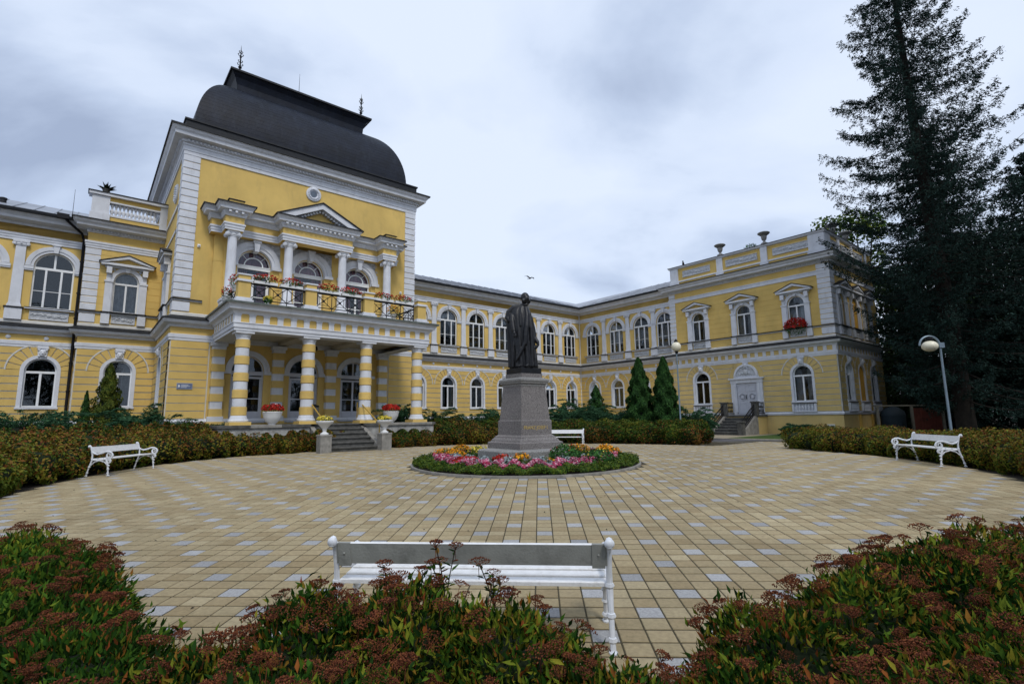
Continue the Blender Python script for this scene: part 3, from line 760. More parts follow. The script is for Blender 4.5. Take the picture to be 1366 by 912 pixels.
# ---------------- left corner pavilion and the side of the domed block
ML, MS, MT = FA(tL), FB(sT0), FA(tT)
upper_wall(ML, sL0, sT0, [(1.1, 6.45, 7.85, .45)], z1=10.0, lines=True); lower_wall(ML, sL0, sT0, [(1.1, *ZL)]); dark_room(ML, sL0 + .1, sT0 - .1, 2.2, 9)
window('ped', FA(tL, 1.1), cur=2); window('lower', FA(tL, 1.1), cur=1); place(KEY, 'keystone', FA(tL, 1.1), B); place(RP, 'relief_panel', FA(tL, 1.1), B)
mb = MB(); wall_rows(mb, tC - 1, tL, .3, 10.0, []); part(mb, 'wall', Y, FB(sL0))
ts = -25.75
upper_wall(MS, tTb, tT, [(ts, 6.45, 7.85, .45)], z1=12.4, lines=False); lower_wall(MS, tL, tT, [(ts, *ZL)], ct=(.0, .04)); dark_room(MS, ts - 1.2, ts + 1.2, 2.2, 9)
mb = MB()
for k in range(11):   # faint joints on the narrow side
    z = 6.47 + .31 * k; wall_rows(mb, tL + .02, tT - .62, z + .006, z + .304, [(ts, 6.45, 7.85, .57)], -.012, 0, lip=0)
part(mb, 'wall_courses', Y, MS, kind='stuff')
window('ped', FB(sT0, ts), cur=3); window('lower', FB(sT0, ts), cur=3); place(KEY, 'keystone', FB(sT0, ts), B); place(RP, 'relief_panel', FB(sT0, ts), B)
mb = MB(); mb.sweep([(.02, 9.20), (.045, 9.20), (.045, 9.30), (.065, 9.305), (.065, 9.40), (.09, 9.41), (.09, 9.50), (0, 9.52)], [(sL0, tC - .8), (sL0, tL), (sT0, tL)], cap=False)
mb.sweep([(.0, 9.24), (.05, 9.25), (.05, 9.36), (.0, 9.38)], [(sT0, tL), (sT0, tT - .62)], cap=False)
mb.sweep([(.0, 10.3), (.05, 10.31), (.05, 10.42), (.0, 10.44)], [(sT0, tL), (sT0, tT - .62)], cap=False)
PCR = [(0, 9.88), (.05, 9.89), (.05, 10.0), (.16, 10.02), (.40, 10.06), (.42, 10.15), (.50, 10.22), (.55, 10.32)]
LP = [(sL0, tL - 5), (sL0, tL), (sT0, tL)]
mb.sweep(PCR, LP, cap=False); part(mb, 'cornice', W_)
mb = MB(); mb.sweep([(.55, 10.32), (.59, 10.31), (.59, 10.36), (-.1, 10.46)], LP, cap=False); part(mb, 'ledge_flashing', 'flashing_metal')
dentils(LP[1:], .05, 9.93, 10.005, .06, .06)
def quoins(corner, da, db, z0, z1, w=.6, p=.3, name='quoin', dp=.035):
    """blocks round a corner; da, db: directions (st) in which the two faces run back from the corner"""
    n = int(round((z1 - z0) / p)); p = (z1 - z0) / n
    mb = MB(); g = .010; A = Vector((*da, 0)); Bv = Vector((*db, 0)); c = Vector((*corner, 0)) - A * dp - Bv * dp
    pts = [c, c + A * (w + dp), c + A * (w + dp) + Bv * (.05 + dp), c + A * .08 + Bv * (.05 + dp) , c + A * (.05 + dp) + Bv * (w + dp), c + Bv * (w + dp)]
    pts = [c, c + A * (w + dp), c + A * (w + dp) + Bv * (.05 + dp), c + A * (.05 + dp) + Bv * (.05 + dp), c + A * (.05 + dp) + Bv * (w + dp), c + Bv * (w + dp)]
    o = st(corner[0], corner[1], 0); vs = []
    b = .022
    for z, ins in ((0, b), (b, 0), (p - 2 * g - b, 0), (p - 2 * g, b)):
        for i, q in enumerate(pts):
            qq = q + (A * (ins * (1 if i in (0, 4, 5) or True else 0)) + Bv * ins) * (1 if i in (0,) else 0)
            if i == 1: qq = q - A * ins + Bv * ins
            if i == 5: qq = q + A * ins - Bv * ins
            x, y, _ = st(qq.x, qq.y, 0); vs.append((x - o[0], y - o[1], z))
    fs = []
    for L in range(3):
        for i in range(6): j = (i + 1) % 6; fs.append((L * 6 + i, L * 6 + j, L * 6 + 6 + j, L * 6 + 6 + i))
    fs += [(18, 19, 20, 21, 22, 23), (5, 4, 3, 2, 1, 0)]
    mb.add(vs, fs); me = mb.mesh(name, W_); bm = bmesh.new(); bm.from_mesh(me); bmesh.ops.recalc_face_normals(bm, faces=bm.faces); bm.to_mesh(me); bm.free()
    for k in range(n): place(me, name, TR(o[0], o[1], z0 + k * p + g), B)
quoins((sL0, tL), (1, 0), (0, -1), 6.46, 9.19, .5, .3)
quoins((sL0, tL), (1, 0), (0, -1), 5.93, 6.33, .5, .4)
# roof-top balustrade of the left pavilion
mb = MB(); f = ML
mb.T = f; mb.box(sL0 + .05, sT0, .0, .3, 10.3, 10.72, 0); mb.box(sL0 + .55, sT0, .02, .28, 11.40, 11.62, 0)
mb.box(sL0 + .0, sL0 + .62, -.06, .56, 10.3, 11.62, 1); mb.box(sL0 - .04, sL0 + .66, -.10, .6, 10.3, 10.80, 1); mb.box(sT0 - .28, sT0, -.05, .35, 10.3, 11.62, 1)
mb.box(sL0 + .62, sT0 - .28, -.03, .33, 10.72, 10.80, 1); mb.box(sL0 + .62, sT0 - .28, -.03, .33, 11.36, 11.42, 1); mb.box(sL0 - .12, sT0, -.14, .44, 11.62, 11.74, 1); mb.box(sL0 - .16, sT0, -.18, .48, 11.74, 11.77, 2)
part(mb, 'parapet', [Y, W_, 'flashing_metal'])
mb = MB(); mb.lathe([(.055, 0), (.055, .04), (.03, .07), (.075, .19), (.07, .27), (.03, .33), (.04, .36), (.03, .39), (.07, .47), (.05, .53), (.055, .56)], 8)
BAL = mb.mesh('baluster', W_)
for k in range(12): place(BAL, 'baluster', FA(tL, sL0 + .72 + k * .142, 10.80, .15), B)
for k in range(11): place(BAL, 'baluster', FA(tL, 0, 0), B).matrix_basis = WM[B].inverted() @ SB @ (FA(tL - .45 - k * .3, sL0 + .1, 10.80))
# gutter outlet and downpipe beside the left pavilion
mb = MB(); x0 = sL0 - .12
mb.T = MA; mb.tube([(x0 - .75, -.66, 10.36), (x0 - .6, -.62, 10.2), (x0 - .1, -.25, 9.85), (x0, -.12, 9.6), (x0, -.12, 5.9), (x0, -.42, 5.65), (x0, -.42, 5.45), (x0, -.12, 5.2), (x0, -.12, .6)], .055, 8)
for z in (8.6, 7.2, 6.1, 4.2, 3.0, 1.9): mb.tube([(x0, -.12, z), (x0, -.12, z + .05)], .075, 8)
mb.box(x0 - .95, x0 - .55, -.78, -.5, 10.25, 10.45); part(mb, 'downpipe', 'black_iron')
mb = MB(); mb.T = MBf; x1 = tC + .06; mb.tube([(x1, -.06, 10.2), (x1, -.06, .6)], .045, 8); part(mb, 'downpipe', 'joint_paint')
mb = MB(); mb.T = FA(tC); mb.tube([(sT1 + .75, -.6, 10.35), (sT1 + .1, -.5, 9.6), (sT1 + .1, -.1, 9.3), (sT1 + .1, -.1, 5.9)], .05, 8); part(mb, 'downpipe', 'black_iron')
mb = MB(); mb.T = MA; mb.lathe([(.11, 10.8), (.11, 11.2), (.13, 11.2), (.13, 11.26), (.02, 11.3)], 10, (-3.3, 1.2, 0)); part(mb, 'roof_vent', 'flashing_metal')
mb = MB(); mb.tube([st(-1.0, tC - .4, 10.7), st(-1.0, tC - .4, 12.0)], [.012, .006], 5); part(mb, 'lightning_rod', 'black_iron')

# ---------------- domed block
DS = [5.17, 7.43, 9.70]; zdu = (5.9, 8.19, .66); zdl = (1.6, 3.72, .62)
upper_wall(MT, sT0, sT1, [(c, *zdu) for c in DS], z1=12.4)
mb = MB(); oo = [(c, *zdl) for c in DS]; wall_rows(mb, sT0, sT1, .3, 4.9, oo, 0, 0); reveals(mb, oo, .25, 0); wall_rows(mb, sT0, sT1, 4.9, 5.9, [])
part(mb, 'wall', [Y], MT)
for a, b in ((sT0, 3.75), (11.4, sT1)):
    mb = MB(); wall_rows(mb, a + .01, b, 1.8, 4.8, [], -.008, 1)
    for z in COURSE: wall_rows(mb, a + .04, b - .05, z + .012, min(z + .282, 4.8), [], -.038, 0, lip=-.008, lm=1)
    part(mb, 'wall_courses', [Y, 'joint_paint'], MT)
lower_wall(FA(tT), sT1, sT1 + .001, [], False)
mb = MB(); wall_rows(mb, -tT * 0 + 23.35, 33.3, .3, 12.4, []); o = st(sT1, 0, 0)
a = 1 / R2; MR = Matrix(((-a, -a, 0, o[0]), (a, -a, 0, o[1]), (0, 0, 1, 0), (0, 0, 0, 1)))   # right side face, x runs back
part(mb, 'wall', Y, MR)
mb = MB(); wall_rows(mb, sT0, sT1, .3, 12.4, []); mb.T = None; part(mb, 'wall', Y, FA(tTb))
dark_room(MT, 4.3, 10.6, 1.6, 9.0, 1.6)
quoins((sT0, tT), (1, 0), (0, -1), 6.46, 12.36, .55, .3); quoins((sT0, tT), (1, 0), (0, -1), 5.93, 6.33, .55, .4)
quoins((sT1, tT), (-1, 0), (0, -1), 6.46, 12.36, .55, .3); quoins((sT1, tT), (-1, 0), (0, -1), 5.93, 6.33, .55, .4)
TP = [(sT0, tTb), (sT0, tT), (sT1, tT), (sT1, tTb)]
mb = MB(); mb.sweep([(0, 12.34), (.045, 12.35), (.045, 12.50), (.07, 12.51), (.07, 12.70), (.10, 12.72), (.10, 12.80), (.16, 12.82), (.16, 12.92), (.20, 12.94), (.42, 12.97), (.44, 13.08), (.50, 13.15), (.55, 13.26)], TP, closed=True)
part(mb, 'cornice', W_)
mb = MB(); mb.sweep([(.55, 13.26), (.60, 13.25), (.60, 13.32), (.2, 13.42)], TP, closed=True); part(mb, 'ledge_flashing', 'flashing_metal')
dentils(TP + [TP[0]], .15, 12.83, 12.92, .07, .07, .07)
sc_, tc_ = (sT0 + sT1) / 2, (tT + tTb) / 2; ha, hb = (sT1 - sT0) / 2, (tT - tTb) / 2
def rect(a, b): return [(sc_ - a, tc_ - b), (sc_ - a, tc_ + b), (sc_ + a, tc_ + b), (sc_ + a, tc_ - b)]
mb = MB(); mb.sweep([(.06, 13.35), (.06, 13.80), (.11, 13.81), (.11, 13.88), (-.5, 13.93)], rect(ha, hb), closed=True); part(mb, 'roof_skirt', 'flashing_metal')
mb = MB(); n = 22; prof = []; ha2, hb2 = ha - .28, hb - .45; HD = 3.2
for i in range(n):
    th = pi / 2 * i / n * .93; ins = 1.75 * (1 - cos(th)) / (1 - cos(pi / 2 * .93)); z = 13.90 + HD * sin(th) / sin(pi / 2 * .93)
    th2 = pi / 2 * (i + 1) / n * .93; ins2 = 1.75 * (1 - cos(th2)) / (1 - cos(pi / 2 * .93)); z2 = 13.90 + HD * sin(th2) / sin(pi / 2 * .93)
    prof += [(-ins + .003, z), (-ins2 + .0, z2)]
mb.sweep(prof, rect(ha2, hb2), closed=True)
part(mb, 'dome_roof', 'dome_copper')
at_, bt_ = ha2 - 1.72, hb2 - 1.72
mb = MB(); mb.sweep([(.0, 17.02), (-.06, 17.2), (-.04, 17.5), (.06, 17.78), (.22, 17.98)], rect(at_, bt_), closed=True); part(mb, 'roof_lantern', 'dome_copper')
mb = MB(); mb.sweep([(.20, 17.97), (.30, 17.98), (.30, 18.07), (.1, 18.12), (-1.5, 18.3)], rect(at_, bt_), closed=True); part(mb, 'roof_cap', 'flashing_metal')
def finial(s_, t_, z):
    mb = MB(); x, y, _ = st(s_, t_, 0)
    mb.T = TR(x, y, z)
    mb.lathe([(.12, -.1), (.12, .06), (.05, .12), (.035, .22), (.09, .30), (.035, .38), (.03, .8), (.06, .84), (.02, .9), (.018, 1.18), (.004, 1.45)], 8)
    for zz, r in ((.45, .13), (.62, .10), (.95, .12), (1.1, .08)):
        for k in range(4):
            a = pi / 4 + k * pi / 2
            mb.tube([(0, 0, zz - .06), (r * .7 * cos(a), r * .7 * sin(a), zz - .04), (r * cos(a), r * sin(a), zz + .03), (r * .6 * cos(a), r * .6 * sin(a), zz + .06)], .018, 5)
    part(mb, 'finial', 'black_iron')
finial(sc_ - at_ + .15, tc_ + bt_ - .15, 18.15); finial(sc_ + at_ - .15, tc_ + bt_ - .15, 18.15)
mb = MB(); mb.tube([st(sc_ - .3, tc_ + bt_ - .1, 18.1), st(sc_ - .3, tc_ + bt_ - .1, 19.3)], [.015, .006], 5); part(mb, 'lightning_rod', 'black_iron')
# round medallions
def medallion(M, c, z, R=.42):
    mb = MB(); mb.T = M @ Matrix.Translation((c, 0, z)) @ Matrix.Rotation(pi / 2, 4, 'X')
    mb.lathe([(R, -.02), (R, .05), (R - .04, .075), (R - .16, .06), (R - .18, .03), (R * .45, .03), (R * .42, .01)], 24)
    for k in range(18): a = 2 * pi * k / 18; mb.ball((cos(a) * (R - .11), sin(a) * (R - .11), .07), .045, 6)
    o = part(mb, 'medallion', W_)
    mb = MB(); mb.T = M @ Matrix.Translation((c, 0, z)) @ Matrix.Rotation(pi / 2, 4, 'X'); mb.lathe([(R * .42, -.01), (R * .42, .035), (.01, .036)], 16); mb.build('pane', 'window_glass', o)
medallion(MT, 7.50, 12.02, .34); medallion(MS, -24.95, 11.2, .42)
# balcony doors with fan lights
def mk_door(zb, zs, r, upper=True):
    mb = MB()
    mb.arch(0, zs, r - .05, r, .10, .17, n=18, m=1)
    for sx in (-1, 1): mb.box(min(sx * r, sx * (r - .06)), max(sx * r, sx * (r - .06)), .10, .17, zb, zs, 1)
    mb.box(-r, r, .06, .19, zs - .16, zs - .02, 1); mb.box(-r, r, .04, .19, zs - .04, zs, 1); mb.box(-r, r, .08, .18, zs - .42 if upper else zs - .30, zs - .36 if upper else zs - .22, 1)
    zt = zs - (.42 if upper else .30)
    for x in (-.03, ): mb.box(-.04, .04, .09, .18, zb, zt, 1)
    for sx in (-1, 1): mb.box(min(sx * (r - .06), sx * (r - .13)), max(sx * (r - .06), sx * (r - .13)), .10, .17, zb, zt, 1)
    for sx in (-1, 1):
        x0, x1 = sorted((sx * .04, sx * (r - .06)))
        mb.box(x0, x1, .11, .17, zb, zb + (.14 if upper else .50), 1); mb.box(x0, x1, .11, .165, zb + 1.0, zb + 1.04, 1)
        if not upper: mb.box(x0 + .08, x1 - .08, .095, .12, zb + .10, zb + .40, 1)
    if upper:
        mb.arch(0, zs, r * .52, r * .58, .10, .15, n=12, m=1)
        for k in (1, 2, 3): a = pi * k / 4; mb.tube([(r * .56 * cos(a), .13, zs + r * .56 * sin(a)), ((r - .05) * cos(a), .13, zs + (r - .05) * sin(a))], .012, 4, 1)
    else: mb.box(-.03, .03, .10, .16, zs, zs + r - .05, 1)
    me = mb.mesh('door', [W_, 'door_paint' if not upper else 'window_paint']); q = r - .04
    P = [flat_pane([(-q * cos(pi * k / 14), zs + q * sin(pi * k / 14)) for k in range(15)])]
    for sx in (-1, 1):
        x0, x1 = sorted((sx * .035, sx * (r - .12))); P.append(flat_pane([(x0, zb + .13), (x1, zb + .13), (x1, zt), (x0, zt)]))
    P.append(flat_pane([(-q, zt + .06), (q, zt + .06), (q, zs - .15), (-q, zs - .15)]))
    return me, P
DU, DL = mk_door(5.86, 8.19, .66), mk_door(1.58, 3.72, .62, False)
RC = [folds(-.62, -.20, 5.9, 8.80, .24).mesh('curtain', 'red_curtain'), folds(.20, .62, 5.9, 8.80, .24).mesh('curtain', 'red_curtain'), folds(-.58, .58, 8.22, 8.84, .27).mesh('curtain', 'red_curtain')]
for c in DS:
    M = FA(tT, c)
    d = place(DU[0], 'door', M, B)
    for p in DU[1]: place(p, 'pane', M, d)
    for p in RC: place(p, 'curtain', M, d)
    d = place(DL[0], 'door', M, B)
    for p in DL[1]: place(p, 'pane', M, d)
# framed arches, spandrel reliefs and pilaster strips round the balcony doors
for c in DS:
    for zs, r in ((8.19, .66), (3.72, .62)):
        up_ = zs > 5; mb = MB(); mb.T = MT
        mb.arch(c, zs, r, r + .12, -.20 if up_ else -.05, .02, n=18); mb.arch(c, zs, r + .12, r + .33 if up_ else r + .22, -.235 if up_ else -.08, .02, n=18)
        for sx in (-1, 1):
            a, b = sorted((c + sx * r, c + sx * (r + .38))); mb.box(a, b, -.26 if up_ else -.10, .02, zs - .13, zs)
        if up_: mb.prism([(c - .08, 8.73), (c + .08, 8.73), (c + .13, 9.2), (c - .13, 9.2)], -.36, .02); mb.box(c - .16, c + .16, -.40, .02, 9.12, 9.2)
        part(mb, 'arch_moulding', W_)
def spir(mb, c):
    for sx in (-1, 1):
        for dx_, z_, R_ in ((.80, 9.02, .13), (.56, 9.10, .075), (.87, 8.76, .085), (.92, 8.55, .055)):
            mb.tube([(c + sx * (dx_ + R_ * (1 - q / 15) * cos(q * .75)), -.185, z_ + R_ * (1 - q / 15) * sin(q * .75)) for q in range(14)], .020, 5)
mb = MB(); mb.T = MT
for c in DS: wall_rows(mb, c - .98, c + .98, 8.19, 9.22, [(c, 8.0, 8.19, .95)], -.17, 0, lip=0); spir(mb, c)
part(mb, 'spandrel_relief', 'relief_plaster')
mb = MB(); mb.T = MT
wall_rows(mb, 3.62, 11.45, 5.8, 8.19, [(c, 5.0, 8.19, .67) for c in DS], -.14, 0, lip=0)
for c in (4.15, 6.3, 8.56, 10.7):
    mb.box(c - .16, c + .16, -.20, 0, 5.8, 9.22)
mb.box(3.62, 4.2, -.15, 0, 8.13, 9.22); mb.box(10.68, 11.45, -.15, 0, 8.13, 9.22)
part(mb, 'door_bay_wall', Y)
# free columns of the balcony storey
CS = [4.13, 6.30, 8.65, 10.85]; tU = -22.5
mb = MB(); mb.box(-.30, .30, -.30, .30, 5.8, 6.32, 1); mb.box(-.33, .33, -.33, .33, 6.32, 6.42, 0); mb.box(-.25, .25, -.25, .25, 6.42, 6.50)
mb.lathe([(.24, 6.50), (.25, 6.54), (.24, 6.58), (.205, 6.61), (.215, 6.66), (.19, 6.70), (.185, 7.6), (.165, 8.98), (.185, 9.0), (.185, 9.03)], 16)
COL = mb.mesh('column', [W_, 'white_plaster'])
mb = MB(); mb.box(-.22, .22, -.22, .22, 9.14, 9.21)
mb.lathe([(.17, 9.02), (.21, 9.06), (.21, 9.14)], 12)
for sx in (-1, 1):
    for sy in (-1, 1):
        mb.T = Matrix.Translation((sx * .21, sy * .17, 9.07)) @ Matrix.Rotation(radians(45) * sx * -sy, 4, 'Z') @ Matrix.Rotation(pi / 2, 4, 'X'); mb.lathe([(.085, -.05), (.085, .05), (.055, .05), (.05, .065), (.02, .065)], 12); mb.lathe([(.02, -.065), (.05, -.065), (.055, -.05), (.085, -.05)], 12)
mb.T = None; CAPC = mb.mesh('capital', W_)
for c in CS: o = place(COL, 'column', FA(tU, c), B); place(CAPC, 'capital', FA(tU, c), o)
# entablature that steps forward over the columns
q = .34; e0 = tU + .27; e1 = -22.88
EP = [(3.42, tT), (3.42, e1), (CS[0] - q, e1), (CS[0] - q, e0), (CS[0] + q, e0), (CS[0] + q, e1), (CS[1] - q, e1), (CS[1] - q, e0), (CS[2] + q, e0), (CS[2] + q, e1), (CS[3] - q, e1), (CS[3] - q, e0), (CS[3] + q, e0), (CS[3] + q, e1), (11.55, e1), (11.55, tT)]
mb = MB(); mb.sweep([(-.5, 9.215), (0, 9.215), (0, 9.31), (.02, 9.315), (.02, 9.42), (.05, 9.43), (.05, 9.50), (0, 9.51), (0, 9.76), (.05, 9.77), (.08, 9.86), (.10, 9.88), (.10, 9.96), (.24, 9.99), (.25, 10.08), (.31, 10.15), (.33, 10.2)], EP, mats=[1] + [0] * 6 + [1] + [0] * 8, cap=False)
part(mb, 'entablature', [W_, Y])
mb = MB(); mb.sweep([(.33, 10.2), (.37, 10.185), (.37, 10.24), (-.2, 10.34)], EP, cap=False); part(mb, 'ledge_flashing', 'flashing_metal')
dentils([(CS[1] - q, e0), (CS[2] + q, e0)], .09, 9.88, 9.965, .09, .10, .12); dentils([(CS[0] - q, e0), (CS[0] + q, e0)], .09, 9.88, 9.965, .09, .10, .12); dentils([(CS[3] - q, e0), (CS[3] + q, e0)], .09, 9.88, 9.965, .09, .10, .12)
# pediment in the middle
mb = MB(); mb.T = FA(e0); c = (CS[1] + CS[2]) / 2; hh = (CS[2] - CS[1]) / 2 + q + .31; zt = 11.08; zb = 10.2
mb.prism([(c - hh - .02, zb), (c - hh + .55, zb), (c, zt - .24), (c, zt)], -.31, .9); mb.prism([(c + hh - .55, zb), (c + hh + .02, zb), (c, zt), (c, zt - .24)], -.31, .9)
mb.prism([(c - hh - .02, zb + .012), (c, zt), (c, zt + .05), (c - hh - .07, zb + .03)], -.37, .95, 1); mb.prism([(c, zt), (c + hh + .02, zb + .012), (c + hh + .07, zb + .03), (c, zt + .05)], -.37, .95, 1)
mb.prism([(c - hh + .5, zb), (c + hh - .5, zb), (c, zt - .22)], .02, .3, 2)
for k in range(9):   # blocks below the raking cornice
    for sx in (-1, 1): u = (k + .6) / 9.8; x = c + sx * (hh - .62) * u; z = zb + (zt - .26 - zb) * (1 - u) - .02; mb.box(x - .045, x + .045, -.16, .02, z - .07, z + .02)
part(mb, 'pediment', [W_, 'flashing_metal', Y])
for c in (CS[0], CS[3]):
    mb = MB(); mb.T = FA(e0); mb.box(c - .26, c + .26, -.1, .5, 10.25, 10.42, 0); mb.box(c - .30, c + .30, -.14, .5, 10.42, 10.45, 1); part(mb, 'cornice_block', [Y, 'flashing_metal'])
# wall plaque, small lamps on the wall
mb = MB(); mb.T = MT; mb.box(2.72, 3.24, -.07, -.03, 2.93, 3.16, 0); mb.box(2.745, 3.215, -.074, -.0705, 2.955, 3.135, 1)
mat('plaque_blue', (.12, .16, .28), .45, var=.1); mat('plaque_rim', (.30, .34, .42), .4, var=.1); mat('sign_red', (.35, .03, .02), .5, var=.1)
for k, (a, b) in enumerate(((2.86, 3.10), (2.86, 3.16), (2.86, 3.05))): mb.box(a, b, -.0765, -.0745, 3.08 - k * .045, 3.095 - k * .045, 2)
mb.lathe([(.03, 0), (.03, .004)], 12, (0, 0, 0)) if False else mb.box(2.77, 2.82, -.0765, -.0745, 3.0, 3.09, 2)
part(mb, 'wall_plaque', ['plaque_rim', 'plaque_blue', 'window_paint'])
for x, z in ((3.1, 9.05 - .4), (12.0, 8.0)):
    mb = MB(); mb.T = MT; mb.box(x - .05, x + .05, -.06, 0, z - .06, z + .06); mb.ball((x, -.08, z), .035, 8); part(mb, 'wall_spotlight', 'window_paint')
mb = MB(); mb.T = MT; mb.box(8.52, 8.66, -.10, -.07, 3.1, 3.24); part(mb, 'red_sign', 'sign_red')

# ---------------- the porch with its balcony
tF = -19.92; FC = [4.2, 6.48, 8.77, 11.1]; zt0 = 1.55
PP = [(3.83, tT - .0), (3.83, tF + .32), (11.47, tF + .32), (11.47, tT)]
mb = MB()
mb.sweep([(-.62, 4.80), (0, 4.80), (0, 4.90), (.03, 4.905), (.03, 5.05), (.055, 5.055), (.055, 5.09), (0, 5.10), (0, 5.38), (.05, 5.385), (.08, 5.44), (.11, 5.47), (.22, 5.52), (.23, 5.60), (.28, 5.68), (.30, 5.73)], PP, mats=[0] * 7 + [1] + [0] * 7, cap=False)
part(mb, 'porch_entablature', [W_, Y])
mb = MB(); mb.sweep([(.30, 5.73), (.35, 5.70), (.35, 5.77), (-.35, 5.83)], PP, cap=False)
mat('patina_sheet', (.12, .14, .13), .6, .3, var=.4, nscale=5, dirt=.6, dirtcol=(.05, .05, .05)); part(mb, 'porch_flashing', 'patina_sheet')
mb = MB(); n = 16
for i in range(n + 1):   # white blocks of the frieze
    x = 3.92 + i * (11.38 - 3.92) / n
    mb.T = FA(tF + .32); mb.box(x - .10, x + .10, -.03, .02, 5.095, 5.385)
    mb.box(x - .12, x + .12, -.045, .02, 5.34, 5.385)
for i in range(8):
    x = tF + .20 - i * .46
    mb.T = FB(3.83); mb.box(x - .1, x + .1, -.03, .02, 5.095, 5.385)
    o = st(11.47, 0, 0); mb.T = MR @ Matrix.Translation((0, 0, 0)); 
part(mb, 'frieze_blocks', W_, kind='stuff')
mat('ceiling_plaster', (.55, .50, .40), .9, var=.1)
mb = MB(); mb.T = FA(tF); mb.box(4.4, 10.9, .3, 3.42, 5.0, 5.05); mb.box(3.9, 11.4, -.2, 3.42, 5.60, 5.80)
for c in FC[1:3]: mb.box(c - .2, c + .2, .3, 3.42, 4.86, 5.0)
part(mb, 'porch_ceiling', 'ceiling_plaster')
mb = MB(); c = 7.2; mb.T = FA(tF); mb.tube([(c, 1.6, 5.0), (c, 1.6, 4.75)], .012, 5); mb.lathe([(.02, 4.75), (.14, 4.68), (.16, 4.58), (.10, 4.5), (.02, 4.46)], 8, (c, 1.6, 0)); part(mb, 'porch_lantern', 'black_iron')
# banded columns: alternate white and yellow drums
def drum(r0, r1, h, b=.015, n=20):
    mb = MB(); mb.lathe([(r0 - b, 0), (r0, b), (r1, h - b), (r1 - b, h)], n); return mb
zc0, zc1 = 1.88, 4.52; nd = 9; dh = (zc1 - zc0) / nd
mb = MB(); mb.box(-.34, .34, -.34, .34, zt0, 1.66, 1); mb.lathe([(.31, 1.66), (.325, 1.70), (.31, 1.74), (.285, 1.75), (.285, 1.77), (.265, 1.82), (.25, zc0)], 20)
mb.lathe([(.225, zc1), (.225, 4.60), (.245, 4.61), (.245, 4.64), (.235, 4.645), (.27, 4.70), (.28, 4.72)], 20); mb.box(-.30, .30, -.30, .30, 4.72, 4.80)
PCOL = mb.mesh('porch_column', [W_, Y])
DR = []
for k in range(nd): t = k / (nd - 1); r = .228 - .012 * t + (.022 if k % 2 == 0 else 0); DR.append((drum(r, r - .001, dh).mesh('drum', Y if k % 2 == 0 else W_), zc0 + k * dh))
for c in FC:
    o = place(PCOL, 'porch_column', FA(tF, c), B)
    for me, z in DR: place(me, 'drum', FA(tF, c, z), o)
mb = MB(); mb.box(-.30, .30, -.34, .02, 1.55, 1.68, 1); mb.box(-.27, .27, -.31, .02, 1.68, zc0); RPIL = mb.mesh('pilaster', [W_, Y]); mb = MB(); mb.box(-.24, .24, -.27, .02, zc1, 4.66); mb.box(-.29, .29, -.32, .02, 4.66, 4.80); RPC = mb.mesh('capital', W_)
mb = MB(); mb.box(-.21, .21, -.25, .02, 0, dh); dw = mb.mesh('drum', W_)
mb = MB(); mb.box(-.235, .235, -.275, .02, 0, dh); dy_ = mb.mesh('drum', Y)
for c in (4.05, 6.3, 8.56, 11.05):
    o = place(RPIL, 'pilaster', FA(tT, c), B); place(RPC, 'capital', FA(tT, c), o)
    for k in range(nd): place(dy_ if k % 2 == 0 else dw, 'drum', FA(tT, c, zc0 + k * dh), o)
# balcony piers and iron railing
BP = [4.08, 6.40, 8.72, 11.15]; tBp = tF + .12
mb = MB(); mb.box(-.30, .30, -.26, .26, 5.80, 5.90, 0); mb.box(-.25, .25, -.22, .22, 5.90, 5.98, 0); mb.box(-.20, .20, -.18, .18, 5.98, 6.62, 1); mb.box(-.25, .25, -.23, .23, 6.55, 6.63, 0); mb.box(-.19, .19, -.17, .17, 6.63, 6.78, 1); mb.box(-.23, .23, -.21, .21, 6.78, 6.83, 0)
PIER = mb.mesh('balcony_pier', [W_, Y])
for c in BP: place(PIER, 'balcony_pier', FA(tBp, c), B)
def rail_panel(L):
    mb = MB(); z0, z1 = 5.98, 6.52; n = 3; w = L / n; r = .014
    for z in (z0, z1): mb.box(0, L, -.018, .018, z - .014, z + .014)
    mb.box(0, L, -.03, .03, z1 + .014, z1 + .04)
    for i in range(n + 1): x = i * w; mb.box(x - .012, x + .012, -.014, .014, z0 - .12, z1 + .10)
    for i in range(n):
        c = (i + .5) * w; cz = (z0 + z1) / 2; a = w * .5; b = (z1 - z0) / 2
        mb.box(c - .045, c + .045, -.015, .015, cz - .045, cz + .045)
        for sx in (-1, 1):
            for sz in (-1, 1): mb.tube([(c + sx * .04, 0, cz + sz * .04), (c + sx * a, 0, cz + sz * b)], r, 4)
        d = .16
        pts = [(c - d, 0, cz - d), (c + d, 0, cz - d), (c + d, 0, cz + d), (c - d, 0, cz + d), (c - d, 0, cz - d)]
        for p, q_ in zip(pts[:-1], pts[1:]): mb.tube([p, q_], .009, 4)
    return mb.mesh('railing', 'black_iron')
Lr = BP[1] - BP[0] - .4; RL = rail_panel(Lr); RSd = rail_panel(2.6)
for a in BP[:3]: place(RL, 'railing', FA(tBp, a + .2), B)
place(RSd, 'railing', FB(4.08, tBp - 2.8), B); place(RSd, 'railing', FB(11.15, tBp - 2.8), B)
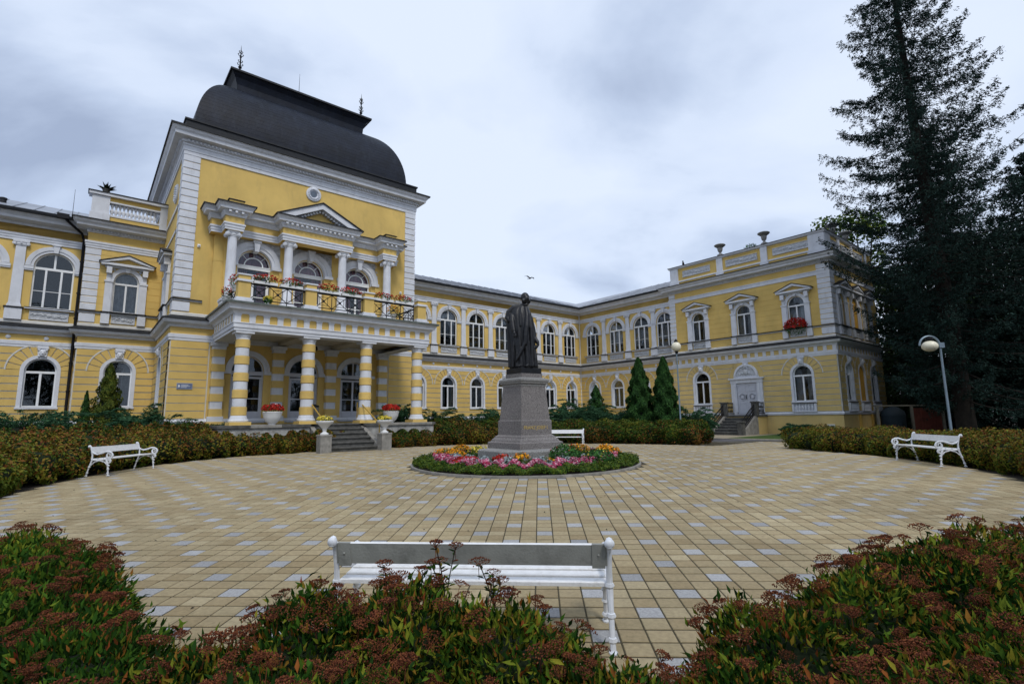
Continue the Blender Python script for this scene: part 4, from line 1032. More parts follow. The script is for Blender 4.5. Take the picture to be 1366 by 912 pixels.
# terrace, steps
mb = MB(); mb.T = FA(tF)
x0, x1 = 3.55, 11.75; ss0, ss1 = 6.72, 8.52
mb.box(x0, ss0 - .2, -.35, 3.42, .3, 1.45, 0); mb.box(ss1 + .2, x1, -.35, 3.42, .3, 1.45, 0); mb.box(ss0 - .2, ss1 + .2, .1, 3.42, .3, 1.45, 0)
mat('patched_wall', (.34, .34, .33), .9, var=.3, nscale=5, dirt=.9, dirtcol=(.11, .10, .08), bump=.5)
part(mb, 'terrace', ['patched_wall'])
mb = MB(); mb.T = FA(tF); u = x0 - .06
while u < x1:   # paving slabs along the terrace edge
    v = min(u + 1.02, x1 + .06); 
    mb2 = MB(); mb2.T = FA(tF)
    if v < ss0 or u > ss1 - .3 or True:
        mb2.bbox(u + .004, v - .004, -.42 if (v < ss0 + .3 or u > ss1 - .3) else .05, 3.42, 1.45, 1.55, .01); part(mb2, 'terrace_slab', 'dark_stone' if random.random() < .3 else 'concrete')
    u = v
NS = 6; rise = (1.55 - GZ) / NS
for k in range(NS - 0):
    mb = MB(); mb.T = FA(tF); y = .05 - .31 * (NS - k) + .31; z = GZ + rise * (k + 1)
    mb.bbox(ss0, ss1, y - .31 - .02, y + .05, z - .05, z, .01, 0); mb.box(ss0, ss1, y - .29, y + .05, .3, z - .052, 1)
    part(mb, 'step', ['dark_stone', 'dark_stone'])
for x in (ss0 - .17, ss1):
    mb = MB(); mb.T = FA(tF); yA, yB = .1, -.31 * NS + .1
    vs = [(x, yA, .3), (x, yA, 1.6), (x, yB, GZ + .22), (x, yB, .3)]; vs2 = [(p[0] + .17, p[1], p[2]) for p in vs]
    mb.add(vs + vs2, [(0, 1, 2, 3), (7, 6, 5, 4), (1, 5, 6, 2), (2, 6, 7, 3), (0, 4, 5, 1)]); part(mb, 'step_cheek', 'concrete')
for x in (ss0 - .09, ss1 + .09):
    mb = MB(); mb.T = FA(tF); mb.tube([(x, -1.72, GZ), (x, -1.72, GZ + .95), (x, .1, 2.38), (x, .35, 2.38), (x, .35, 1.5)], .024, 8); part(mb, 'handrail', 'handrail_yellow')

# ---------------- right corner pavilion
MP, MQ = FB(sP), FA(tP1)
wP = [-17.97, -14.95, -11.9]; wQ = [32.1, 34.1, 36.1]
upper_wall(MP, tP0, tP1, [(c, 6.45, 7.85, .45) for c in wP], z1=10.0, lines=True, mat_=Y)
oD = (-15.03, 1.66, 3.2, .70)
lower_wall(MP, tP0, tP1, [(wP[0], *ZL), (wP[2], *ZL)], mat_='pale_yellow_plaster')
upper_wall(MQ, sP, sPb, [(c, 6.45, 7.85, .45) for c in wQ], z1=10.0, lines=True)
lower_wall(MQ, sP, sPb, [(c, *ZL) for c in wQ], mat_='pale_yellow_plaster')
mb = MB(); wall_rows(mb, sP, sW + 2, .3, 10, []); part(mb, 'wall', Y, FA(tP0) @ Matrix.Rotation(0, 4, 'Z'))
mb = MB(); wall_rows(mb, tP1 - 9.9, tP1, .3, 11.6, []); part(mb, 'wall', 'pale_yellow_plaster', FB(sPb))
dark_room(MP, tP0 + .2, tP1 - .2, 2.2, 9.1, .8); dark_room(MQ, sP + .9, sPb - .2, 2.2, 9.1, .8)
for i, c in enumerate(wP):
    window('ped', FB(sP, c), cur=[1, 1, 0][i]); place(RP, 'relief_panel', FB(sP, c), B)
    if i != 1: window('lower', FB(sP, c), cur=3 if i == 0 else 0); place(KEY, 'keystone', FB(sP, c), B)
mat('blind_panel', (.50, .28, .04), .9, var=.1)
for i, c in enumerate(wQ):
    window('ped', FA(tP1, c), cur=3); window('lower', FA(tP1, c), cur=3); place(KEY, 'keystone', FA(tP1, c), B); place(RP, 'relief_panel', FA(tP1, c), B)
mb = MB(); mb.T = MQ
for zb_, zs_, r_ in ((2.36, 3.86, .52), (6.4, 7.85, .47)):
    c = wQ[1]; mb.prism([(c - r_, zb_), (c + r_, zb_)] + [(c + r_ * cos(pi * k / 12), zs_ + r_ * sin(pi * k / 12)) for k in range(13)], .03, .06)
part(mb, 'blind_panel', 'blind_panel')
# small balustrades under the lower windows
mb = MB(); mb.lathe([(.045, 0), (.045, .03), (.025, .06), (.058, .18), (.05, .25), (.025, .33), (.045, .42), (.045, .45)], 8); BAL2 = mb.mesh('baluster', W_)
for M_, cs in ((lambda c, z=0, y=0: FB(sP, c, z, y), (wP[0], wP[2])), (lambda c, z=0, y=0: FA(tP1, c, z, y), wQ)):
    for c in cs:
        mb = MB(); mb.box(-.62, .62, -.05, .0, 1.80, 2.29, 0); mb.box(-.62, .62, -.16, 0, 2.24, 2.30, 1); mb.box(-.62, .62, -.14, 0, 1.78, 1.83, 0)
        for sx in (-1, 1): mb.box(sx * .58 - .05, sx * .58 + .05, -.15, 0, 1.83, 2.24, 0)
        o = mb.build('window_balustrade', [W_, 'dark_stone'], B, M_(c))
        for k in range(6): place(BAL2, 'baluster', M_(c - .40 + k * .16, 1.82, -.10), o)
quoins((sP, tP1), (0, -1), (1, 0), 6.46, 9.86, .62, .29); quoins((sP, tP1), (0, -1), (1, 0), 5.93, 6.33, .62, .4)
quoins((sP, tP0), (0, 1), (1, 0), 6.46, 9.86, .42, .29); quoins((sP, tP0), (0, 1), (1, 0), 5.93, 6.33, .42, .4)
RPth = [(35, tP0), (sP, tP0), (sP, tP1), (sPb, tP1), (sPb, tP1 - 9.9)]
mb = MB(); mb.sweep([(0, 9.24), (.05, 9.25), (.05, 9.44), (.075, 9.45), (.075, 9.50), (0, 9.52)], RPth, cap=False); mb.sweep(PCR, RPth, cap=False); part(mb, 'cornice', W_)
mb = MB(); mb.sweep([(.55, 10.32), (.59, 10.31), (.59, 10.36), (-.1, 10.46)], RPth, cap=False); part(mb, 'ledge_flashing', 'flashing_metal')
dentils(RPth[1:4], .05, 9.93, 10.005, .06, .06)
# block frieze below the string course
mb = MB()
for M_, a, b in ((MP, tP0, tP1), (MQ, sP, sPb)):
    mb.T = M_; n = int((b - a) / .46)
    for i in range(n + 1): x = a + .1 + i * (b - a - .2) / n; mb.box(x - .09, x + .09, -.035, .02, 5.06, 5.34)
part(mb, 'frieze_blocks', W_, kind='stuff')
# parapet with reliefs and piers
mb = MB(); PAP = [(35, tP0 + .15), (sP + .12, tP0 + .15), (sP + .12, tP1 - .12), (sPb - .12, tP1 - .12), (sPb - .12, tP1 - 9.8)]
mb.sweep([(0, 10.35), (0, 11.62)], PAP, m=0, cap=False); mb.sweep([(-.3, 10.35), (-.3, 11.62)], PAP, m=0, cap=False)
mb.sweep([(0, 10.66), (.05, 10.67), (.05, 10.74), (0, 10.77)], PAP, m=1, cap=False)
mb.sweep([(0, 11.60), (.10, 11.64), (.14, 11.74)], PAP, m=1, cap=False); mb.sweep([(.14, 11.74), (.17, 11.74), (.17, 11.77), (-.4, 11.82)], PAP, m=2, cap=False)
for u in (tP0 + .42, -16.28, -13.46, tP1 - .5):
    big = u in (tP0 + .42, tP1 - .5); w = .30 if u < -19 else .42 if big else .2
    mb.T = FB(sP + .12); mb.box(u - w, u + w, -.07, .05, 10.35, 11.61, 1); mb.box(u - w - .05, u + w + .05, -.11, .05, 10.35, 10.72, 1)
for u in (sP + .5, 32.9, 35.0, 37.4):
    w = .38 if u == sP + .5 else .18; mb.T = FA(tP1 - .12); mb.box(u - w, u + w, -.07, .05, 10.35, 11.61, 1); mb.box(u - w - .05, u + w + .05, -.11, .05, 10.35, 10.72, 1)
mb.T = None; part(mb, 'parapet', [Y, W_, 'flashing_metal'])
for u in (-17.95, -14.87, -11.95): place(RPAR, 'relief_panel', FB(sP + .12, u), B)
for u in (31.95, 34.0, 36.1): o = place(RPAR, 'relief_panel', FA(tP1 - .12, u) @ Matrix.Scale(.72, 4, (1, 0, 0)), B)
mb = MB(); a_ = [st(s_, t_, 11.5) for s_, t_ in ((sP + .1, tP0 + .2), (sP + .1, tP1 - .2), (sPb, tP1 - .2), (sPb, tP0 + .2))]; mb.add(a_, [(0, 1, 2, 3)]); 
a_ = [st(s_, t_, 10.4) for s_, t_ in ((sL0, tL - 5), (sL0, tL), (sT0, tL), (sT0, tL - 5))]; mb.add(a_, [(0, 1, 2, 3)]); part(mb, 'roof', 'flashing_metal')
# white door with its stairs
mb = MB(); mb.T = MP; c = -15.03
for sx in (-1, 1):
    a, b = sorted((c + sx * .62, c + sx * .95)); mb.box(a, b, -.16, .0, 1.80, 3.62); a, b = sorted((c + sx * .68, c + sx * .80)); mb.box(a, b, -.20, .0, 1.66, 3.5)
mb.box(c - .98, c + .98, -.18, 0, 3.56, 3.78); mb.box(c - 1.06, c + 1.06, -.26, 0, 3.78, 3.86); mb.arch(c, 3.95, .02, .62, -.10, 0, n=18, m=1); mb.arch(c, 3.95, .62, .74, -.16, 0, n=18); mb.box(c - .76, c + .76, -.12, 0, 3.86, 3.95)
mb.ball((c, -.12, 4.2), .16, 10, 1, (1, .6, 1.1))
for sx in (-1, 1): mb.ball((c + sx * .22, -.11, 4.14), .09, 8, 1, (1.2, .6, .8)); mb.ball((c + sx * .38, -.10, 4.07), .07, 8, 1, (1.2, .6, .8))
for k in range(9): a = pi * k / 8; mb.ball((c + .48 * cos(a), -.10, 3.98 + .48 * sin(a)), .045, 6, 1)
part(mb, 'door_surround', [W_, 'relief_plaster']); place(KEY, 'keystone', FB(sP, c, .03), B)
mb = MB(); mb.T = MP
voussoirs(mb, c, 3.86, .8, 1.06, -.04, -.0, 13); mb.arch(c, 3.86, 1.07, 1.11, -.045, 0, 0, pi, 20, 1); part(mb, 'wall_courses', ['pale_yellow_plaster', 'joint_paint'])
for sx in (-1, 1):
    mb = MB(); mb.T = MP; a, b = sorted((c + sx * .005, c + sx * .60)); m_ = (a + b) / 2
    mb.box(a, b, -.10, -.04, 1.66, 3.54)
    mb.T = MP @ Matrix.Translation((m_, -.10, 2.72)) @ Matrix.Rotation(pi / 2, 4, 'X'); mb.lathe([(.22, 0), (.22, .02), (.19, .02), (.18, .0)], 20); mb.lathe([(.11, .0), (.10, .012), (.01, .012)], 16)
    mb.T = MP
    for z0, z1 in ((1.75, 2.38), (3.06, 3.46)):
        for a2, b2, c2, d2 in ((a + .08, b - .08, z0, z0 + .03), (a + .08, b - .08, z1 - .03, z1), (a + .08, a + .11, z0 + .03, z1 - .03), (b - .11, b - .08, z0 + .03, z1 - .03)): mb.box(a2, b2, -.12, -.10, c2, d2)
    d = part(mb, 'door', 'door_paint')
    if sx < 0: mb = MB(); mb.T = MP; mb.box(c - .07, c - .04, -.15, -.10, 2.60, 2.85); mb.build('handle', 'black_iron', d)
NS2 = 7; r2_ = (1.66 - GZ) / NS2; sw0, sw1 = c - .80, c + .80
mb = MB(); mb.T = MP; mb.box(c - 1.02, c + 1.02, -1.15, -.05, .3, 1.56, 0); part(mb, 'stair_landing', 'pale_yellow_plaster')
mb = MB(); mb.T = MP; mb.bbox(c - 1.08, c + 1.08, -1.21, -.05, 1.56, 1.66, .01, 0); part(mb, 'landing_slab', 'dark_stone')
for k in range(NS2 - 1):
    mb = MB(); mb.T = MP; y = -1.15 - .29 * (NS2 - 1 - k); z = GZ + r2_ * (k + 1); mb.bbox(sw0, sw1, y - .02, y + .32, z - .05, z, .01); mb.box(sw0, sw1, y, y + .32, .3, z - .052); part(mb, 'step', 'dark_stone')
for sx in (-1, 1):
    x = c + sx * .92; yB = -1.15 - .29 * (NS2 - 1)
    mb = MB(); mb.T = MP
    vs = [(x - .11, -1.15, .3), (x - .11, -1.15, 1.70), (x - .11, yB, GZ + .16), (x - .11, yB, .3)]; vs2 = [(p[0] + .22, p[1], p[2]) for p in vs]
    mb.add(vs + vs2, [(0, 1, 2, 3), (7, 6, 5, 4), (1, 5, 6, 2), (2, 6, 7, 3)]); part(mb, 'step_cheek', 'concrete')
    for y, z0, z1 in ((-1.2, 1.6, 2.42), (yB - .05, .3, 1.32)):
        mb = MB(); mb.T = MP; mb.box(x - .15, x + .15, y - .15, y + .15, z0, z1 - .07); mb.bbox(x - .19, x + .19, y - .19, y + .19, z1 - .07, z1, .015); part(mb, 'stair_pier', 'dark_stone')
    mb = MB(); mb.T = MP
    def ironwork(p, q, dz):
        p, q = Vector(p), Vector(q); mb.tube([p + Vector((0, 0, dz)), q + Vector((0, 0, dz))], .034, 6); mb.tube([p + Vector((0, 0, .08)), q + Vector((0, 0, .08))], .024, 5); n = max(3, int((q - p).length / .15))
        for i in range(n):
            u = p.lerp(q, (i + .5) / n); mb.tube([u + Vector((0, 0, .08)), u + Vector((0, 0, dz))], .016, 4)
            w = (q - p).normalized() * .05
            for h in (.25, .5): 
                pts = [u + Vector((0, 0, h * dz * 1.3)) + w * cos(a) + Vector((0, 0, .06 * sin(a))) for a in [2 * pi * j / 8 for j in range(9)]]; mb.tube(pts, .014, 4)
    ironwork((x, -1.3, 1.62), (x, yB, GZ + .1), .62); ironwork((x, -1.1, 1.66), (x, -.1, 1.66), .70); part(mb, 'stair_railing', 'black_iron')
mb = MB(); mb.T = MP; mb.box(-10.9, -10.5, -.10, .0, .60, 1.12); part(mb, 'meter_box', 'joint_paint')
mb = MB(); mb.T = MQ   # buttress strips in the plinth of the narrow side
for u in (33.1, 35.1, 37.1): mb.box(u - .08, u + .08, -.10, .0, .3, 1.62)
part(mb, 'plinth_strip', 'deep_yellow_plaster')
# ================================================================ THINGS ON THE BUILDING
def on(M): return SB @ M
XF[0] = Matrix(); GZ = GZ0
# roof urns
mb = MB(); mb.lathe([(.20, 0), (.20, .10), (.13, .14), (.07, .20), (.07, .26), (.13, .32), (.17, .50), (.16, .56)], 14); urn_b = mb.mesh('bowl', 'granite_light')
mb = MB(); mb.lathe([(.16, .56), (.30, .66), (.36, .72), (.33, .76), (.16, .82), (.01, .84)], 14); urn_t = mb.mesh('rim', 'granite_light')
def roof_urn(M, label):
    t = thing('stone_urn', label, 'urn', (0, 0, 0), group='stone urns along the parapet'); t.matrix_basis = M; WM[t] = M
    place(urn_b, 'bowl', M, t); place(urn_t, 'rim', M, t)
for M, l in ((FB(sP + .3, -16.28, 11.80), 'grey stone urn on the parapet above the white side door'), (FB(sP + .3, -13.46, 11.80), 'grey stone urn on the parapet between the side door and the pavilion corner'),
             (FA(tP1 - .3, 32.9, 11.80), 'grey stone urn on the side parapet just behind the pavilion corner'), (FA(tP1 - .3, 35.0, 11.80), 'grey stone urn on the side parapet farthest back beside the spruce')): roof_urn(on(M), l)
# potted agave on the left parapet
t = thing('potted_plant', 'dark spiky potted plant on the rooftop parapet left of the domed block', 'plant', (0, 0, 0)); M = on(FA(tL, sL0 + .45, 11.77, .2)); t.matrix_basis = M; WM[t] = M
mb = MB(); mb.lathe([(.10, 0), (.14, .20), (.16, .22), (.14, .24)], 10); mb.build('pot', 'dark_stone', t, M)
mb = MB()
for k in range(16):
    a = k * 2.4; l = .28 + .06 * (k % 3); e = .5 + .5 * (k % 4) / 3; mb.tube([(0, 0, .2), (l * .5 * cos(a), l * .5 * sin(a), .2 + l * .45 * e), (l * cos(a), l * sin(a), .2 + l * e * .8)], [.05, .04, .003], 4)
mb.build('leaves', 'darktree_leaf', t, M)
# birds
def bird(M, label, flying):
    mb = MB()
    if flying:
        mb.ball((0, 0, 0), .09, 8, 0, (1.9, .8, .7)); mb.ball((.2, 0, .03), .05, 6); mb.add([(.24, -.015, .03), (.24, .015, .03), (.31, 0, .02)], [(0, 1, 2)]); mb.add([(-.15, -.03, 0), (-.15, .03, 0), (-.34, .07, 0), (-.34, -.07, 0)], [(0, 1, 2, 3)])
        for sy in (-1, 1): mb.add([(.09, sy * .04, .03), (-.09, sy * .04, .03), (-.13, sy * .28, .13), (.05, sy * .28, .15), (-.16, sy * .52, .07), (-.04, sy * .50, .09)], [(0, 1, 2, 3), (3, 2, 4, 5)])
    else:
        mb.ball((0, 0, .14), .10, 8, 0, (.8, .8, 1.3)); mb.ball((0, -.03, .30), .055, 8); mb.add([(-.01, -.08, .30), (.01, -.08, .30), (0, -.13, .29)], [(0, 1, 2)]); mb.tube([(0, .05, .1), (0, .2, -.02)], [.05, .02], 5)
    if flying: M = M @ Matrix.Scale(.6, 4)
    for sx in (-1, 1): 
        if not flying: mb.tube([(sx * .03, 0, .0), (sx * .03, 0, .05)], .01, 4)
    o = mb.build('bird', 'black_iron', None, M); tag(o, label, 'bird')
bird(TR(-1.42, 25, 8.52, .9) @ Matrix.Rotation(-.35, 4, 'Y') @ Matrix.Rotation(.4, 4, 'X'), 'dark bird flying with spread wings above the head of the statue', True)
bird(on(FB(sP + .25, -18.95, 11.80)), 'small dark bird perched on the left end of the pavilion parapet', False)

def cloud_pts(c, r, n, low=-1.0):
    d = rng.normal(0, 1, (n * 2, 3)); d /= np.linalg.norm(d, axis=1)[:, None]; d = d[d[:, 2] > low][:n]
    rad = rng.uniform(.55, 1.0, (len(d), 1)) ** .6
    return np.array(c) + d * rad * np.array(r), d
def flowers(t, M, c, r, petals, nl, nf, leaf='bush_leaf', ls=.07, fs=.05):
    P, N = cloud_pts(c, r, nl); o = place(leaf_mesh('foliage', P, N, ls, leaf, aspect=.55), 'foliage', M, t)
    P, N = cloud_pts(np.array(c) + np.array([0, 0, r[2] * .25]), np.array(r) * 1.06, nf, -.3); place(leaf_mesh('flowers', P, N, fs, petals, aspect=.9, tilt=.9), 'flowers', M, t)
# flower boxes along the balcony rail
BX = MB(); BX.box(-.40, .40, -.09, .09, 0, .10); BX = BX.mesh('trough', 'urn_white')
names = ['first', 'second', 'third', 'fourth', 'fifth', 'sixth']
k = 0
for a in BP[:3]:
    for u in (.52, 1.42):
        M = on(FA(tBp, a + .2 + u, 6.57))
        t = thing('flower_box', 'white trough of red geraniums on the balcony rail, %s from the left' % names[k], 'flower box', (0, 0, 0), group='geranium troughs on the balcony'); t.matrix_basis = M; WM[t] = M
        place(BX, 'trough', M, t); flowers(t, M, (0, 0, .19), (.44, .17, .17), 'red_petal', 260, 130, ls=.065, fs=.06); k += 1
for (MM, l, c) in ((FB(4.0, tBp - .9, 6.5), 'red geraniums trailing over the left end rail of the balcony near the pier', 'red_petal'), (FB(3.95, tBp - 2.0, 6.3), 'red geraniums low on the left end rail of the balcony beside the wall', 'red_petal'),
                 (FA(tBp - .8, 10.3, 6.15), 'orange red geraniums standing inside the right end of the balcony', 'orange_petal'), (FA(tBp + .05, 4.9, 5.9), 'tiny yellow and white potted flowers on the balcony floor by the left pier', 'yellow_petal')):
    M = on(MM); t = thing('potted_flowers', l, 'flowers', (0, 0, 0)); t.matrix_basis = M; WM[t] = M; s_ = .5 if 'tiny' in l else 1
    mb = MB(); mb.lathe([(.08 * s_, -.1), (.13 * s_, .10), (.14 * s_, .12)], 10); mb.build('pot', 'urn_white', t, M); flowers(t, M, (0, 0, .2 * s_), (.32 * s_, .22 * s_, .28 * s_), c, 220, 90, ls=.06, fs=.06)
# trailing red flowers at the pavilion window
M = on(FB(sP, wP[2], 6.5, -.2)); t = thing('window_box', 'large mass of bright red trailing flowers in the window box of the pavilion upper floor', 'flower box', (0, 0, 0)); t.matrix_basis = M; WM[t] = M
mb = MB(); mb.box(-.45, .45, -.12, .10, -.05, .12); mb.build('trough', 'dark_stone', t, M); flowers(t, M, (0, -.10, -.06), (.60, .26, .46), 'red_petal', 420, 640, ls=.07, fs=.085)
# big white bowls of flowers on the terrace and urns on the step piers
mb = MB(); mb.lathe([(.12, 0), (.12, .03), (.22, .12), (.30, .28), (.32, .40), (.34, .44), (.31, .46), (.27, .42), (.01, .40)], 20); BOWL = mb.mesh('bowl', 'urn_white')
for c, l in ((5.30, 'white round bowl of red and white begonias on the terrace between the two left columns'), (9.92, 'white round bowl of red begonias on the terrace between the two right columns')):
    M = on(FA(tF - .0, c, 1.55)); t = thing('flower_bowl', l, 'planter', (0, 0, 0), group='white flower bowls on the terrace'); t.matrix_basis = M; WM[t] = M
    place(BOWL, 'bowl', M, t); flowers(t, M, (0, 0, .52), (.36, .36, .18), 'red_petal', 140, 360, fs=.07)
    if c < 6: P, N = cloud_pts((.05, 0, .60), (.2, .2, .15), 30, 0); place(leaf_mesh('white_flowers', P, N, .06, 'white_petal', aspect=.9), 'white_flowers', M, t)
mb = MB(); mb.lathe([(.15, 0), (.15, .04), (.08, .08), (.06, .14), (.09, .17), (.07, .20), (.16, .30), (.24, .38), (.30, .42), (.32, .48), (.30, .50), (.26, .46), (.01, .45)], 20); UR = mb.mesh('urn', 'urn_white')
mb = MB(); mb.box(-.21, .21, -.21, .21, -.05, .62); mb.bbox(-.225, .225, -.225, .225, .62, .68, .015); PE = mb.mesh('pedestal', 'concrete')
for i, c in enumerate((6.48, 8.70)):
    x, y, _ = st(c * KS, -17.95 * KS, 0); M = TR(x, y, GZ, -pi / 4)
    t = thing('pedestal', ('stained concrete pier at the foot of the porch steps, ' + ('left of the steps', 'right of the steps')[i]), 'pedestal', (x, y, GZ), -pi / 4, 'piers at the porch steps'); place(PE, 'block', M, t)
    M2 = M @ Matrix.Translation((0, 0, .68)); t = thing('urn', 'white footed urn with yellow flowers on the pier %s of the porch steps' % ('left', 'right')[i], 'urn', (x, y, GZ + .68), -pi / 4, 'white urns at the porch steps')
    place(UR, 'bowl', M2, t); flowers(t, M2, (0, 0, .54), (.28, .28, .13), 'yellow_petal', 120, 150, leaf='bed_leaf', fs=.055)
# litter bin beside the porch steps
t = thing('litter_bin', 'dark litter bin standing on the terrace behind the left flower urn', 'bin', (0, 0, 0)); M = on(FA(tF - .9 + .2, 7.0, 1.55)); t.matrix_basis = M; WM[t] = M
mb = MB(); mb.lathe([(.16, 0), (.18, .02), (.18, .62), (.16, .64)], 14); mb.build('body', 'dark_stone', t, M); mb = MB(); mb.lathe([(.19, .64), (.19, .70), (.02, .76)], 14); mb.build('lid', 'black_iron', t, M)

# ================================================================ THE MONUMENT
mx_, my_ = -1.03, 14.3; mz = Gz(my_)
t = MON = thing('monument', 'bronze statue of a bearded man in a long cloak on a grey granite pedestal', 'statue', (mx_, my_, mz), radians(-3))
def mpart(mb, name, m, smooth=False): return mb.build(name, m, t, WM[t] @ Matrix.Translation((0, 0, -mz)))
def sq(prof, bev=.012):   # square block standing on its corner towards the camera
    mb = MB(); mb.lathe(prof, 4, smooth=False); return mb
mb = MB(); mb.lathe([(1.30, mz - .1), (1.30, .84), (1.27, .87), (.9, .88)], 8, smooth=False, rot=pi / 8); mpart(mb, 'base_slab', 'granite_light')
mpart(sq([(1.03, .87), (1.03, 1.03), (1.0, 1.05), (.94, 1.06), (.92, 1.10), (.84, 1.16), (.83, 1.19), (.77, 1.21), (.74, 1.235)]), 'stepped_plinth', 'granite')
mpart(sq([(.735, 1.235), (.735, 1.60), (.72, 1.62), (.69, 1.625)]), 'lettered_block', 'granite')
mpart(sq([(.69, 1.625), (.585, 2.52)]), 'shaft', 'granite')
mpart(sq([(.60, 2.52), (.61, 2.55), (.60, 2.57), (.66, 2.60), (.67, 2.64), (.70, 2.66), (.70, 2.71), (.66, 2.73), (.52, 2.76)]), 'cornice', 'granite_light')
mpart(sq([(.51, 2.75), (.51, 2.87)]), 'cap_block', 'granite')
mb = MB(); mb.lathe([(.49, 2.87), (.49, 3.01), (.48, 3.03)], 4, smooth=False); mpart(mb, 'bronze_plate', 'bronze')
fc = bpy.data.curves.new('lettering', 'FONT'); fc.body = 'FRANZ JOSEF I.'; fc.size = .125; fc.extrude = .006; fc.align_x = 'CENTER'
fo = bpy.data.objects.new('tmp', fc); C.objects.link(fo); dg = bpy.context.evaluated_depsgraph_get(); me = bpy.data.meshes.new_from_object(fo.evaluated_get(dg)); bpy.data.objects.remove(fo)
me.name = 'lettering'; me.materials.clear(); me.materials.append(MAT['gold_paint'])
a = .735 / sqrt(2)   # distance of the face from the axis
Ml = WM[t] @ Matrix.Translation((0, 0, -mz)) @ Matrix.Rotation(pi / 4, 4, 'Z') @ Matrix.Translation((-.02, -a - .002, 1.385)) @ Matrix.Rotation(pi / 2, 4, 'X')
place(me, 'lettering', Ml, t)
